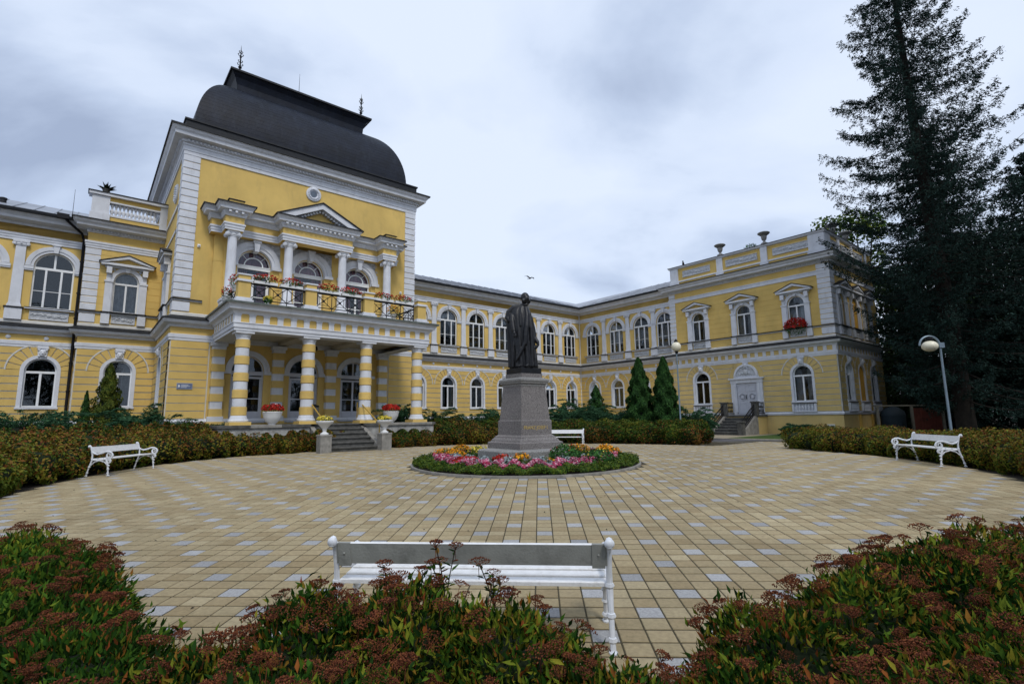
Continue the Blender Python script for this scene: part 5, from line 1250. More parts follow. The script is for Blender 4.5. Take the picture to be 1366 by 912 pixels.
# the figure: several overlapping forms fused into one skin by a voxel remesh
def figure():
    mb = MB(); n = 72
    sec = [(0, -.41, .35, .31), (.04, -.42, .36, .32), (.3, -.42, .335, .31), (.62, -.43, .30, .295), (.95, -.44, .265, .28), (1.2, -.46, .235, .265), (1.4, -.49, .22, .25), (1.52, -.50, .20, .235), (1.61, -.465, .17, .21), (1.69, -.40, .135, .18), (1.75, -.29, .11, .15), (1.79, -.16, .095, .115), (1.83, -.075, .09, .09), (1.93, -.05, .095, .085)]
    vs = []
    for z, xl, xr, ry in sec:
        cx = (xl + xr) / 2; rx = (xr - xl) / 2; fa = .05 * (1 - z / 1.75) + .012 if z < 1.7 else .0
        for i in range(n):
            a = 2 * pi * i / n; f = fa * (abs(sin(a * 4.5 + .5 * z)) + .6 * abs(sin(a * 7.5 + 1.1 + .3 * z)) - .9) * (1 if z > .02 else .8)
            vs.append((cx + (rx + f * .6) * cos(a), (ry + f) * sin(a), z))
    k = len(sec); mb.add(vs, [(j * n + i, j * n + (i + 1) % n, (j + 1) * n + (i + 1) % n, (j + 1) * n + i) for j in range(k - 1) for i in range(n)] + [tuple(reversed(range(n))), tuple((k - 1) * n + i for i in range(n))])
    T = mb.tube
    # mantle over the shoulder at the left of the picture and its hanging edge
    T([(-.10, -.08, 1.78), (-.28, -.10, 1.72), (-.42, -.12, 1.58), (-.46, -.14, 1.42), (-.40, -.20, 1.30)], [.05, .075, .085, .08, .04], 10)
    T([(-.45, -.10, 1.40), (-.44, -.12, 1.0), (-.42, -.12, .5), (-.40, -.14, .02)], [.06, .05, .05, .055], 8)
    # long fall of the cloak front on the right, crossing to a point low at the left
    T([(.06, -.14, 1.72), (.10, -.20, 1.45), (.09, -.26, 1.15), (.06, -.30, .88), (.05, -.32, .62)], [.04, .06, .07, .065, .05], 10)
    T([(.05, -.32, .70), (-.03, -.345, .48), (-.13, -.355, .30), (-.21, -.35, .17)], [.05, .045, .035, .02], 8)
    T([(.16, -.12, 1.55), (.20, -.18, 1.1), (.22, -.22, .6), (.24, -.25, .02)], [.05, .055, .05, .06], 8)
    T([(-.06, -.13, 1.72), (-.09, -.22, 1.45), (-.08, -.27, 1.15)], [.03, .035, .02], 8)
    for x0, x1, z1 in ((-.28, -.30, .85), (-.18, -.20, .75), (-.06, -.05, .35), (.10, .12, .55), (.32, .33, .5)):
        T([(x0, -.24, z1), (x0 * .5 + x1 * .5, -.29, z1 * .5), (x1, -.30, .02)], [.012, .03, .04], 6)
    # sleeve and hand hanging in front at the left, elbow pushing the cloak out at the right
    T([(-.33, -.14, 1.50), (-.31, -.24, 1.30), (-.28, -.29, 1.12), (-.25, -.32, 1.00)], [.085, .08, .068, .06], 10)
    T([(-.25, -.325, 1.01), (-.24, -.345, .95), (-.235, -.35, .90)], [.042, .046, .036], 8)
    for q in range(4): T([(-.265 + q * .021, -.36, .92), (-.258 + q * .019, -.375, .865 - .004 * (q % 2)), (-.25 + q * .017, -.36, .82 + .008 * abs(q - 1))], [.014, .013, .010], 6)
    T([(-.205, -.34, .95), (-.185, -.36, .90), (-.19, -.365, .86)], [.016, .014, .011], 6)
    T([(.17, -.05, 1.45), (.24, -.02, 1.1), (.28, -.03, .80)], [.07, .07, .07], 8); T([(.28, -.03, .86), (.36, -.06, .72), (.38, -.08, .64), (.30, -.10, .55)], [.06, .06, .04, .05], 8)
    # collar
    T([(-.10, -.03, 1.80), (-.06, -.11, 1.79), (.02, -.135, 1.77), (.09, -.10, 1.79), (.11, 0, 1.82)], [.03, .03, .026, .03, .03], 8)
    # head, turned to the right of the picture
    hx, hy, hz = .03, -.02, 1.985; n0 = len(mb.v)
    mb.ball((hx, hy, hz + .02), .105, 16, 0, (1.02, 1.08, 1.22)); mb.ball((hx + .035, hy - .05, hz - .03), .075, 12, 0, (1, 1, 1.25))
    d = Vector((.62, -.78, 0)); s_ = Vector((.78, .62, 0)); c = Vector((hx, hy, hz))
    T([c + d * .10 + Vector((0, 0, .03)), c + d * .135 + Vector((0, 0, -.015)), c + d * .10 + Vector((0, 0, -.03))], [.016, .022, .016], 6)
    for sx in (-1, 1):
        mb.ball(tuple(c + d * .085 + s_ * .04 * sx + Vector((0, 0, .025))), .020, 8); T([c + d * .10 + s_ * .015 * sx + Vector((0, 0, .048)), c + d * .085 + s_ * .065 * sx + Vector((0, 0, .045))], .014, 6)
        mb.ball(tuple(c + s_ * .105 * sx + d * -.005), .032, 8, 0, (.6, .9, 1.3)); mb.ball(tuple(c + d * .05 + s_ * .075 * sx + Vector((0, 0, -.075))), .052, 8, 0, (1, 1, 1.25))
        T([c + d * .11 + s_ * .005 * sx + Vector((0, 0, -.048)), c + d * .10 + s_ * .05 * sx + Vector((0, 0, -.058)), c + d * .065 + s_ * .09 * sx + Vector((0, 0, -.05))], [.018, .018, .01], 6)
    mb.ball(tuple(c + d * .075 + Vector((0, 0, -.10))), .045, 8)
    for i in range(n0, len(mb.v)): v = mb.v[i]; mb.v[i] = (hx + (v[0] - hx) * 1.16, hy + (v[1] - hy) * 1.16, hz + (v[2] - hz) * 1.16)
    # shoes under the hem
    T([(-.10, -.28, .035), (-.12, -.44, .04)], [.05, .042], 8); T([(.08, -.26, .035), (.10, -.42, .04)], [.05, .042], 8)
    me = mb.mesh('figure', 'bronze'); o = bpy.data.objects.new('tmp', me); C.objects.link(o)
    rm = o.modifiers.new('r', 'REMESH'); rm.mode = 'VOXEL'; rm.voxel_size = .0125; rm.use_smooth_shade = True
    sm = o.modifiers.new('s', 'SMOOTH'); sm.factor = .5; sm.iterations = 2
    dg = bpy.context.evaluated_depsgraph_get(); m2 = bpy.data.meshes.new_from_object(o.evaluated_get(dg)); bpy.data.objects.remove(o)
    m2.name = 'figure'; m2.materials.clear(); m2.materials.append(MAT['bronze']); m2.polygons.foreach_set('use_smooth', [True] * len(m2.polygons)); m2.update()
    return m2
place(figure(), 'figure', WM[t] @ Matrix.Translation((.04, 0, 3.03 - mz)) @ Matrix.Scale(1.0, 4), t)

# ================================================================ BENCHES
def bench_parts(back_mat):
    L = 1.92; P = {}
    def bolt(mb, x, y, z): mb.ball((x, y, z), .012, 6, 0, (1, 1, .4))
    mb = MB(); mb.bbox(-L / 2, L / 2, -.20, -.10, .395, .425, .006); P['a'] = ('seat_slat', mb.mesh('seat_slat', 'bench_white'))
    mb = MB(); mb.bbox(-L / 2, L / 2, -.068, .040, .390, .420, .006); P['b'] = ('seat_slat', mb.mesh('seat_slat', 'bench_white'))
    mb = MB(); mb.bbox(-L / 2, L / 2, .085, .20, .385, .415, .006); P['c'] = ('seat_slat', mb.mesh('seat_slat', 'bench_white'))
    mb = MB(); mb.T = Matrix.Translation((0, .245, .54)) @ Matrix.Rotation(radians(-14), 4, 'X')
    vs0 = len(mb.f); mb.box(-L / 2 + .0, L / 2, -.016, .012, 0, .15)
    mb.m = [1 if i == 4 else 0 for i in range(len(mb.f))]      # the back face alone takes the grey material
    P['d'] = ('backrest', mb.mesh('backrest', ['bench_white', back_mat]))
    mb = MB(); r = .019
    # back post from foot to scrolled top
    mb.tube([(0, .36, 0), (0, .33, .10), (0, .27, .26), (0, .22, .38), (0, .225, .50), (0, .26, .62), (0, .285, .69), (0, .315, .715), (0, .345, .70), (0, .345, .675)], [.022, .018, .02, .024, .02, .02, .022, .026, .026, .02], 8)
    for y, z in ((.335, .08), (.285, .22), (.222, .40)): mb.tube([(0, y - .006, z - .018), (0, y, z), (0, y + .002, z + .018)], [.026, .034, .026], 8)
    mb.ball((0, .335, .70), .036, 10)
    mb.ball((0, .36, .01), .032, 8, 0, (1, 1.5, .5))
    # front leg
    mb.tube([(0, -.22, 0), (0, -.215, .10), (0, -.20, .24), (0, -.17, .34), (0, -.15, .385)], [.02, .017, .02, .024, .018], 8)
    for z in (.06, .16, .24): mb.tube([(0, -.217, z - .014), (0, -.213, z), (0, -.208, z + .014)], [.022, .032, .022], 8)
    mb.ball((0, -.225, .01), .03, 8, 0, (1, 1.5, .5))
    # arch under the seat
    mb.tube([(0, -.20, .24), (0, -.12, .33), (0, 0, .365), (0, .14, .335), (0, .27, .24)], .013, 6)
    mb.tube([(0, -.22, .40), (0, 0, .375), (0, .22, .38)], .016, 6)
    # small scroll at the front rail, large scroll of the arm
    for cy, cz, R, sg, n in ((-.215, .345, .055, 1, 13), (-.205, .485, .085, 1, 17)):
        pts = [(0, cy + R * (1 - .72 * q / n) * cos(pi * .5 - sg * q / n * 3.6 * pi * .8), cz + R * (1 - .72 * q / n) * sin(pi * .5 - sg * q / n * 3.6 * pi * .8)) for q in range(n + 1)]
        pts = [(0, cy - (p[1] - cy), p[2]) for p in pts]
        mb.tube(pts, [.017 - .006 * q / n for q in range(n + 1)], 6)
    mb.tube([(0, .245, .58), (0, .18, .535), (0, .08, .515), (0, -.04, .54), (0, -.13, .572), (0, -.205, .57), (0, -.27, .54), (0, -.30, .485), (0, -.28, .43), (0, -.235, .40)], [.016, .018, .02, .02, .02, .02, .019, .018, .016, .016], 8)
    mb.tube([(0, -.18, .57), (0, -.17, .50), (0, -.19, .42)], .012, 6)
    P['e'] = ('end_frame', mb.mesh('end_frame', 'bench_iron'))
    mb = MB(); mb.T = Matrix.Translation((0, .245, .54)) @ Matrix.Rotation(radians(-14), 4, 'X'); mb.bbox(-.045, .045, .0, .020, -.015, .16, .004); mb.ball((0, .022, .08), .009, 6); P['f'] = ('bracket', mb.mesh('bracket', 'bench_back_grey'))
    for k in 'bcdef':
        me = P[k][1]
        for v in me.vertices:
            if v.co.y > 0: v.co.y *= .78
    return P, L
BPt, BL = bench_parts('bench_back_grey')
def bench(x, y, rz, label, sx_=1.0):
    z = Gz(y); t = thing('park_bench', label, 'bench', (x, y, z), rz, 'white park benches around the plaza'); M = WM[t]
    M = M @ Matrix.Rotation(math.atan((Gz(y + .4) - Gz(y - .4)) / .8) * cos(rz), 4, 'X') @ Matrix.Scale(sx_, 4, (1, 0, 0)); WM[t] = M; t.matrix_basis = M
    for k in 'abcd': place(BPt[k][1], BPt[k][0], M, t)
    for sx in (-1, 1):
        o = place(BPt['e'][1], 'end_frame', M @ Matrix.Translation((sx * (BL / 2 + .012), 0, 0)), t); place(BPt['f'][1], 'bracket', M @ Matrix.Translation((sx * (BL / 2 - .06), 0, 0)), t)
    return t
bench(-.68, 4.0, pi + radians(.6), 'near white bench seen from behind with grey back, in front of the shrubs')
bench(-11.25, 12.6, radians(99), 'white bench with scrolled arms in front of the hedge at the left', .9)
bench(8.85, 13.85, radians(-93), 'white bench with scrolled arms in front of the hedge at the right, under the lamp', .9)
bench(-.15, 21.6, radians(-8), 'far white bench partly hidden behind the statue pedestal')

# ================================================================ LAMPS
def lamp(x, y, z0, h, label, arm=None, lean=0):
    t = thing('street_lamp', label, 'lamp', (x, y, z0)); M = WM[t]
    mb = MB(); mb.lathe([(.062, 0), (.062, .55), (.042, .60), (.038, .62), (.030, h - .02), (.030, h)], 12); mb.build('pole', 'lamp_steel', t, M)
    mb = MB()
    if arm:
        ax = arm; mb.tube([(0, 0, h - .1)] + [(-ax + ax * cos(a), 0, h + ax * sin(a)) for a in [pi * k / 14 for k in range(15)]], .030, 8)
        mb.box(-.06, .10, -.06, .06, h - .08, h + .08); mb.build('arm', 'lamp_steel', t, M)
        c = (-ax, 0, h - .02); mb = MB(); mb.lathe([(.10, .20), (.10, .27), (.02, .33)], 12, (c[0], c[1], c[2])); mb.build('cap', 'black_iron', t, M)
        mb = MB(); mb.ball(c, .20, 20, 0, (1.1, 1.1, .86)); mb.build('globe', 'lamp_globe', t, M)
    else:
        c = (0, 0, h + .22); mb.lathe([(.06, h - .1), (.08, h + .02), (.05, h + .04)], 12); mb.build('collar', 'black_iron', t, M)
        mb = MB(); mb.ball(c, .215, 20, 0, (1, 1, 1.02)); mb.build('globe', 'lamp_globe', t, M)
        mb = MB(); mb.lathe([(.10, .22), (.06, .30), (.015, .36)], 10, c); mb.build('cap', 'black_iron', t, M)
lamp(5.25, 24.0, GZ, 4.78 - GZ - .22, 'tall post lamp with a single cream globe beside the two dark cone trees')
lamp(11.98, 17.5, GZ, 3.78 - GZ, 'lamp with a curved arm over an oval cream globe behind the right bench', .30)
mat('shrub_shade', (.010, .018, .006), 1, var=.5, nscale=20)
# ================================================================ FLOWER BED
BC = (-1.03, 14.3); BR = 3.05
mb = MB(); n = 96
for r0, r1, z0, z1 in ((BR - .07, BR, .05, .05),):
    for i in range(n):
        a, b = 2 * pi * i / n, 2 * pi * (i + 1) / n
        P = lambda r, an, dz: (BC[0] + r * cos(an), BC[1] + r * sin(an), Gz(BC[1] + r * sin(an)) + dz)
        mb.quad(P(BR - .07, a, .055), P(BR, a, .055), P(BR, b, .055), P(BR - .07, b, .055)); mb.quad(P(BR, a, -.03), P(BR, b, -.03), P(BR, b, .055), P(BR, a, .055))
mb.build('bed_edging', 'concrete', kind='structure')
disc('bed_soil', BC, BR - .05, .03, 'soil', 64)
def ring_pts(n, r0, r1, a0, a1, h0, h1, edge=.25):
    a = rng.uniform(a0, a1, n); r = np.sqrt(rng.uniform(r0 * r0, r1 * r1, n)); x = BC[0] + r * np.cos(a); y = BC[1] + r * np.sin(a)
    lump = .5 + .5 * np.sin(a * 31 + 1.3 * np.sin(a * 7)) ; z = np.array([Gz(q) for q in y]) + .03 + rng.uniform(.15, 1, n) ** .6 * (h0 + (h1 - h0) * lump)
    N = np.stack([np.cos(a) * .4, np.sin(a) * .4, np.ones(n)], 1); return np.stack([x, y, z], 1), N
def bedstuff(name, label, cat, n, r0, r1, a0, a1, h0, h1, size, m, aspect=.6, shape='quad'):
    P, N = ring_pts(n, r0, r1, a0, a1, h0, h1); o = place(leaf_mesh(name, P, N, size, m, aspect=aspect, tilt=.6, shape=shape), name, Matrix(), None, 'stuff'); tag(o, label, cat)
bedstuff('border_plants', 'low yellow green border plants round the edge of the flower bed', 'ground cover', 34000, BR - .62, BR - .05, 0, 2 * pi, .10, .22, .045, 'bed_leaf')
bedstuff('pink_begonias', 'band of pink and white begonias inside the green border of the flower bed', 'flowers', 15000, BR - 1.0, BR - .58, pi, 2 * pi + .2, .16, .30, .045, 'pink_petal', .9)
bedstuff('pink_begonias', 'pink begonias at the far side of the flower bed behind the pedestal', 'flowers', 4000, BR - .95, BR - .50, .2, pi, .16, .28, .045, 'pink_petal', .9)
bedstuff('begonia_leaves', 'dark green leaves among the pink begonias of the flower bed', 'leaves', 9000, BR - 1.0, BR - .48, 0, 2 * pi, .10, .24, .05, 'bush_leaf', .8)
bedstuff('ground_cover', 'green ground cover between the flowers and the statue base', 'ground cover', 16000, 1.25, BR - .85, 0, 2 * pi, .08, .22, .06, 'bush_leaf', .5)
def clump(name, label, cat, group, x, y, r, h, leaf, petal, nl, nf, ls=.06, fs=.06, pname='flowers'):
    z = Gz(y) + .03; t = thing(name, label, cat, (x, y, z), 0, group); M = WM[t]
    P, N = cloud_pts((0, 0, h * .45), (r, r, h * .55), nl, -.6); place(leaf_mesh('foliage', P, N, ls, leaf, aspect=.45), 'foliage', M, t)
    if nf: P, N = cloud_pts((0, 0, h * .60), (r * 1.02, r * 1.02, h * .45), nf, .1); place(leaf_mesh(pname, P, N, fs, petal, aspect=.95, tilt=.8), pname, M, t)
def polar(a, r): a = radians(a); return BC[0] + r * cos(a), BC[1] + r * sin(a)
ordn = ['leftmost', 'second from the left', 'third from the left', 'fourth from the left', 'middle', 'fourth from the right', 'third from the right', 'second from the right', 'rightmost']
for i, a in enumerate((188, 212, 228, 245, 262, 285, 305, 322, 343)):
    x, y = polar(a, 1.92 + .10 * (i % 2)); clump('silver_ragwort', 'silver leaved plant in the flower bed, ' + ordn[i] + ' of its row', 'plant', 'silver leaved plants in the flower bed', x, y, .20 + .04 * (i % 3), .34, 'silver_leaf', None, 300, 0, .075)
for i, (x, y, r, h) in enumerate(((-3.25, 14.3, .34, .40), (-2.85, 14.0, .28, .36), (-3.0, 15.4, .3, .42), (1.2, 14.4, .38, .40), (.45, 15.2, .35, .42), (1.2, 15.3, .28, .40))):
    clump('marigold_clump', ['orange marigolds at the left edge of the flower bed', 'orange marigolds just right of the left edge clump, nearer the viewer', 'orange marigolds farthest back at the left of the bed', 'large orange marigold clump at the right edge of the bed',
          'orange marigolds behind the green bush right of the pedestal', 'orange marigolds farthest back at the right of the bed'][i], 'flowers', 'orange marigold clumps', x, y, r, h, 'bed_leaf', 'orange_petal', 420, 190, fs=.05)
for x, y, r, h, leaf, pet, nf, l in ((-1.0, 12.6, .22, .40, 'bed_leaf', 'orange_petal', 90, 'small orange and red flowers in front of the pedestal corner'), (-1.45, 12.75, .3, .34, 'bed_leaf', 'red_petal', 120, 'dark red flowers left of the pedestal corner'),
      (-2.35, 12.75, .36, .30, 'bush_leaf', 'red_petal', 330, 'bright red flowers in the left half of the bed above the pink band'), (-2.3, 14.2, .3, .45, 'bed_leaf', 'yellow_petal', 90, 'pale yellow flowers behind the left half of the bed'),
      (-.45, 12.7, .28, .28, 'bed_leaf', 'orange_petal', 60, 'sparse orange flowers right of the pedestal corner')):
    clump('flower_clump', l, 'flowers', None, x, y, r, h, leaf, pet, 320, nf)
for i, (x, y, r, h) in enumerate(((.05, 13.0, .42, .58), (.85, 12.9, .40, .46))):
    clump('green_bush', ['round bright green bush at the foot of the pedestal', 'lower green bush with a few yellow flowers right of the pedestal'][i], 'bush', None, x, y, r, h, 'bush_leaf', 'yellow_petal' if i else 'red_petal', 1300, 26, .07, .05)

# ================================================================ SHRUBS IN FRONT OF THE VIEWER
UM = []
for v in range(6):   # flat brown-red seed heads
    mb = MB(); rr = random.Random(v); R = .040 + .012 * (v % 3)
    mb.tube([(0, 0, -.10), (.004, 0, -.04), (0, 0, -.015)], .0022, 4)
    for k in range(9):
        a = k * 2.4; r = R * sqrt((k + .5) / 9); mb.tube([(0, 0, -.03), (r * cos(a), r * sin(a), .0 - r * r * 3)], .0014, 3)
    for k in range(78):
        a = k * 2.39996; r = R * sqrt((k + .5) / 78) * rr.uniform(.9, 1.15); z = .014 - r * r * 4.5 + rr.uniform(-.006, .006); s_ = rr.uniform(.0035, .0062)
        c = (r * cos(a), r * sin(a), z)
        mb.add([(c[0] + s_, c[1], c[2]), (c[0] - s_ * .6, c[1] + s_ * .8, c[2]), (c[0] - s_ * .6, c[1] - s_ * .8, c[2]), (c[0], c[1], c[2] + s_), (c[0], c[1], c[2] - s_)], [(0, 1, 3), (1, 2, 3), (2, 0, 3), (1, 0, 4), (2, 1, 4), (0, 2, 4)], rnd=rr.random() * .98 + .01)
    UM.append(mb.mesh('seed_head', 'spirea_umbel'))
LM = []
for v in range(4):   # single leaves
    l = .044 + .007 * v; w = l * .16; mb = MB(); b = [.10, -.06, .0, .16][v]
    pts = [(0, 0, 0), (l * .35, w, .006), (l * .72, w * .75, b * l * .5), (l, 0, b * l - .008), (l * .72, -w * .75, b * l * .5), (l * .35, -w, .006), (l * .35, 0, -.002), (l * .72, 0, b * l * .5 - .006)]
    mb.add(pts, [(0, 6, 1), (1, 6, 7, 2), (2, 7, 3), (0, 5, 6), (5, 4, 7, 6), (4, 3, 7)], smooth=False); LM.append(mb.mesh('leaf', 'spirea_leaf'))
LMR = []
for me in LM[:2]: m2 = me.copy(); m2.materials[0] = MAT['spirea_red_leaf']; LMR.append(m2)
CAM = np.array([0, 0, 1.7])
def blob_surface(blobs, n, rin=.0, noise=.06, low=-.25):
    """points on the outside of a union of ellipsoids"""
    B_ = np.array(blobs, float); w = B_[:, 3] * B_[:, 4] + (B_[:, 3] + B_[:, 4]) * B_[:, 5]; k = rng.choice(len(B_), n * 2, p=w / w.sum())
    d = rng.normal(0, 1, (n * 2, 3)); d /= np.linalg.norm(d, axis=1)[:, None]; ok = d[:, 2] > low; k, d = k[ok], d[ok]
    c, r = B_[k, :3], B_[k, 3:6]; depth = 1 - rin * rng.random((len(k), 1)) ** 1.6
    P = c + d * r * depth; P += noise * np.stack([np.sin(P[:, 1] * 7 + P[:, 2] * 5), np.sin(P[:, 0] * 6 + P[:, 2] * 4), np.sin(P[:, 0] * 8 + P[:, 1] * 9)], 1)
    N = d / r; N /= np.linalg.norm(N, axis=1)[:, None]
    keep = np.ones(len(P), bool)
    for j in range(len(B_)):
        q = (P - B_[j, :3]) / B_[j, 3:6]; inside = (q * q).sum(1) < (1 - rin - .08) ** 2; keep &= ~(inside & (k != j))
    return P[keep][:n], N[keep][:n]
def core(blobs, sc, m, name='branches', M=None, parent=None):  # solid dark bodies that paint the shade inside the foliage, no modelled twigs
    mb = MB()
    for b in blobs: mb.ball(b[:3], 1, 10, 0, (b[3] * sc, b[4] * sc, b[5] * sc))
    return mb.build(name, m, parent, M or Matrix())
def near_shrub(label, blobs, n_leaf, n_umb, n_obj=260):
    c0 = (blobs[0][0], blobs[0][1], Gz(blobs[0][1])); t = thing('spirea_shrub', label, 'shrub', c0, 0, 'spirea shrubs in the foreground')
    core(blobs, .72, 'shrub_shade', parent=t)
    P, N = blob_surface(blobs, n_leaf, rin=.28, noise=.045); P = P + N * (rng.random((len(P), 1)) ** 8 * .09) + .02 * np.sin(P[:, [1, 2, 0]] * 23)
    A = N + np.array([0, 0, .5]) + rng.normal(0, .5, N.shape)      # leaves point up and outwards
    side = np.cross(A, rng.normal(0, 1, N.shape)); 
    rnd = np.clip(rng.beta(2, 2.2, len(P)) + .16 * np.sin(P[:, 0] * 3.1 + P[:, 1] * 2.3), 0, .99)
    d = np.linalg.norm(P - CAM, axis=1); inner = np.arange(len(P))
    sel = np.argsort(d + rng.uniform(0, .9, len(P)))[:n_obj]; rest = np.setdiff1d(inner, sel)
    me = leaf_mesh('leaf', P[rest], side[rest], .054, 'spirea_leaf', rnd[rest], aspect=.34, shape='leaf', tilt=.25, up=A[rest]); place(me, 'leaf', Matrix(), t, 'stuff')
    for i in sel:
        x = Vector(A[i]).normalized(); z = Vector(side[i]).cross(x).cross(x); z = x.cross(Vector(side[i])).normalized(); y = z.cross(x)
        s_ = random.uniform(.85, 1.25); M = Matrix(((x.x * s_, y.x * s_, z.x * s_, P[i][0]), (x.y * s_, y.y * s_, z.y * s_, P[i][1]), (x.z * s_, y.z * s_, z.z * s_, P[i][2]), (0, 0, 0, 1)))
        place(random.choice(LMR if random.random() < .07 else LM), 'leaf', M, t)
    U, UN = blob_surface(blobs, n_umb * 3, rin=.0, noise=.045, low=.12); U = U[:n_umb]; UN = UN[:n_umb]
    for p, nn in zip(U, UN):
        v = (Vector(nn) * .5 + Vector((random.gauss(0, .2), random.gauss(0, .2), 1))).normalized(); s_ = random.uniform(.55, 1.2)
        M = Matrix.Translation(Vector(p) + v * random.uniform(.03, .11)) @ v.to_track_quat('Z', 'Y').to_matrix().to_4x4() @ Matrix.Rotation(random.uniform(0, 6), 4, 'Z') @ Matrix.Scale(s_, 4)
        place(random.choice(UM), 'seed_head', M, t)
    return t
def g(x, y, r, h, ry=None): return (x, y, Gz(y) + h * .38, r, ry or r, h * .62)
SH_L = [g(-4.7, 4.15, .55, .58), g(-4.1, 3.75, .60, .64), g(-3.5, 3.25, .55, .62), g(-2.95, 2.85, .50, .60), g(-2.45, 2.5, .48, .56), g(-2.05, 2.2, .42, .50), g(-5.4, 3.6, .8, .70), g(-4.3, 2.7, .8, .72), g(-3.2, 1.95, .7, .70), g(-2.3, 1.5, .6, .62), g(-5.6, 4.2, .6, .56)]
SH_C = [g(-1.62, 2.35, .40, .56), g(-1.3, 2.65, .42, .68), g(-.82, 2.75, .46, .72), g(-.30, 2.65, .44, .66), g(.10, 2.4, .38, .54), g(-1.7, 1.8, .55, .58), g(-.9, 1.85, .6, .68), g(.0, 1.7, .55, .56), g(.45, 2.0, .35, .42)]
SH_R = [g(.74, 2.55, .36, .52), g(1.10, 2.85, .42, .62), g(1.62, 3.15, .48, .71), g(2.2, 3.5, .50, .75), g(2.75, 3.8, .50, .74), g(3.35, 4.05, .50, .73), g(4.05, 4.3, .55, .72), g(1.3, 2.05, .6, .64), g(2.0, 2.4, .65, .72), g(2.8, 2.9, .75, .78), g(3.7, 3.4, .85, .82), g(.8, 1.6, .55, .56), g(4.9, 4.4, .7, .68)]
near_shrub('green and brown red spirea shrub filling the lower left corner', SH_L, 66000, 470)
near_shrub('spirea shrub in the middle foreground, growing up against the back of the near bench', SH_C, 42000, 340)
near_shrub('broad spirea shrub with red tinged tips filling the lower right corner', SH_R, 80000, 640)
# taller sprigs in front of the bench
def sprig(x, y, z0, z1, label):
    t = thing('spirea_sprig', label, 'plant', (x, y, z0)); rr = random.Random(int(x * 100))
    mb = MB(); top = []
    for k in range(4):
        a = rr.uniform(0, 6.28); l = rr.uniform(.02, .10); h = z1 - rr.uniform(0, .12); pts = [(x, y, z0), (x + l * .4 * cos(a), y + l * .4 * sin(a), (z0 + h) / 2), (x + l * cos(a), y + l * sin(a), h)]; mb.tube(pts, .003, 4); top.append(pts)
    mb.build('stems', 'twig', t)
    for pts in top:
        for q in range(8):
            u = .3 + .7 * q / 8; p = Vector(pts[0]).lerp(Vector(pts[2]), u); a = q * 2.4; xx = Vector((cos(a), sin(a), .45)).normalized(); yy = Vector((-sin(a), cos(a), 0)); z_ = xx.cross(yy)
            place(rr.choice(LM), 'leaf', Matrix(((xx.x, yy.x, z_.x, p.x), (xx.y, yy.y, z_.y, p.y), (xx.z, yy.z, z_.z, p.z), (0, 0, 0, 1))), t)
        place(rr.choice(UM), 'seed_head', TR(pts[2][0], pts[2][1], pts[2][2] + .01, a) @ Matrix.Scale(rr.uniform(.7, 1.0), 4), t)
sprig(-.66, 2.95, .70, 1.02, 'tallest upright sprig of spirea in front of the bench back'); sprig(-.98, 2.95, .68, .92, 'thin sprig of spirea left of the tallest one'); sprig(-.40, 3.0, .66, .90, 'leaning sprig of spirea right of the tallest one')

# ================================================================ HEDGES
def hedge(label, pts, n, name='hedge', m='hedge_leaf', size=.085, cat='hedge', group='spirea hedges round the plaza', low=-.75):
    t = thing(name, label, cat, (pts[0][0], pts[0][1], Gz(pts[0][1])), 0, group)
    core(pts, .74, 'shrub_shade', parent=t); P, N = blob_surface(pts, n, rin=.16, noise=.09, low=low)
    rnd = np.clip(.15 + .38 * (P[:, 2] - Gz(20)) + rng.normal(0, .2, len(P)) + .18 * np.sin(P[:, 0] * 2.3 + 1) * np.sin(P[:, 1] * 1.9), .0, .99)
    place(leaf_mesh('foliage', P, N, size, m, rnd, aspect=.5, tilt=.7), 'foliage', Matrix(), t); return t
def arc_blobs(rows, a0, a1, step, seed=1):
    rr = random.Random(seed); out_ = []
    for R, h, w in rows:
        n = max(1, int(radians(abs(a1 - a0)) * R / step))
        for i in range(n + 1):
            a = radians(a0 + (a1 - a0) * i / n); x = PC[0] + R * cos(a) + rr.gauss(0, .08); y = PC[1] + R * sin(a) + rr.gauss(0, .08); hh = h * rr.uniform(.88, 1.1)
            out_.append((x, y, Gz(y) + hh * .42, w * rr.uniform(.9, 1.15), w * rr.uniform(.9, 1.15), hh * .6))
    return out_
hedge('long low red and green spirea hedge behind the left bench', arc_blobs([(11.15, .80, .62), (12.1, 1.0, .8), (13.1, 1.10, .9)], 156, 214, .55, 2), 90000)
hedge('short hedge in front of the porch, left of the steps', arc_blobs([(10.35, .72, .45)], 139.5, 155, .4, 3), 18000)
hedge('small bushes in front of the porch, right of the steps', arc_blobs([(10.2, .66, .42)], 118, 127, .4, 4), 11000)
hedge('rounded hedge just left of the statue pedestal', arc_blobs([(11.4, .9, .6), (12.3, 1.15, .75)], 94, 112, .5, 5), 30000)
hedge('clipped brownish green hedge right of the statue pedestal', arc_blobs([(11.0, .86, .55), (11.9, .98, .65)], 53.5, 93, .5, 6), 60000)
hedge('low hedge behind the right bench and below the lamp', arc_blobs([(11.0, .66, .5), (11.9, .72, .6)], 29.5, -28, .5, 7), 80000, size=.06)

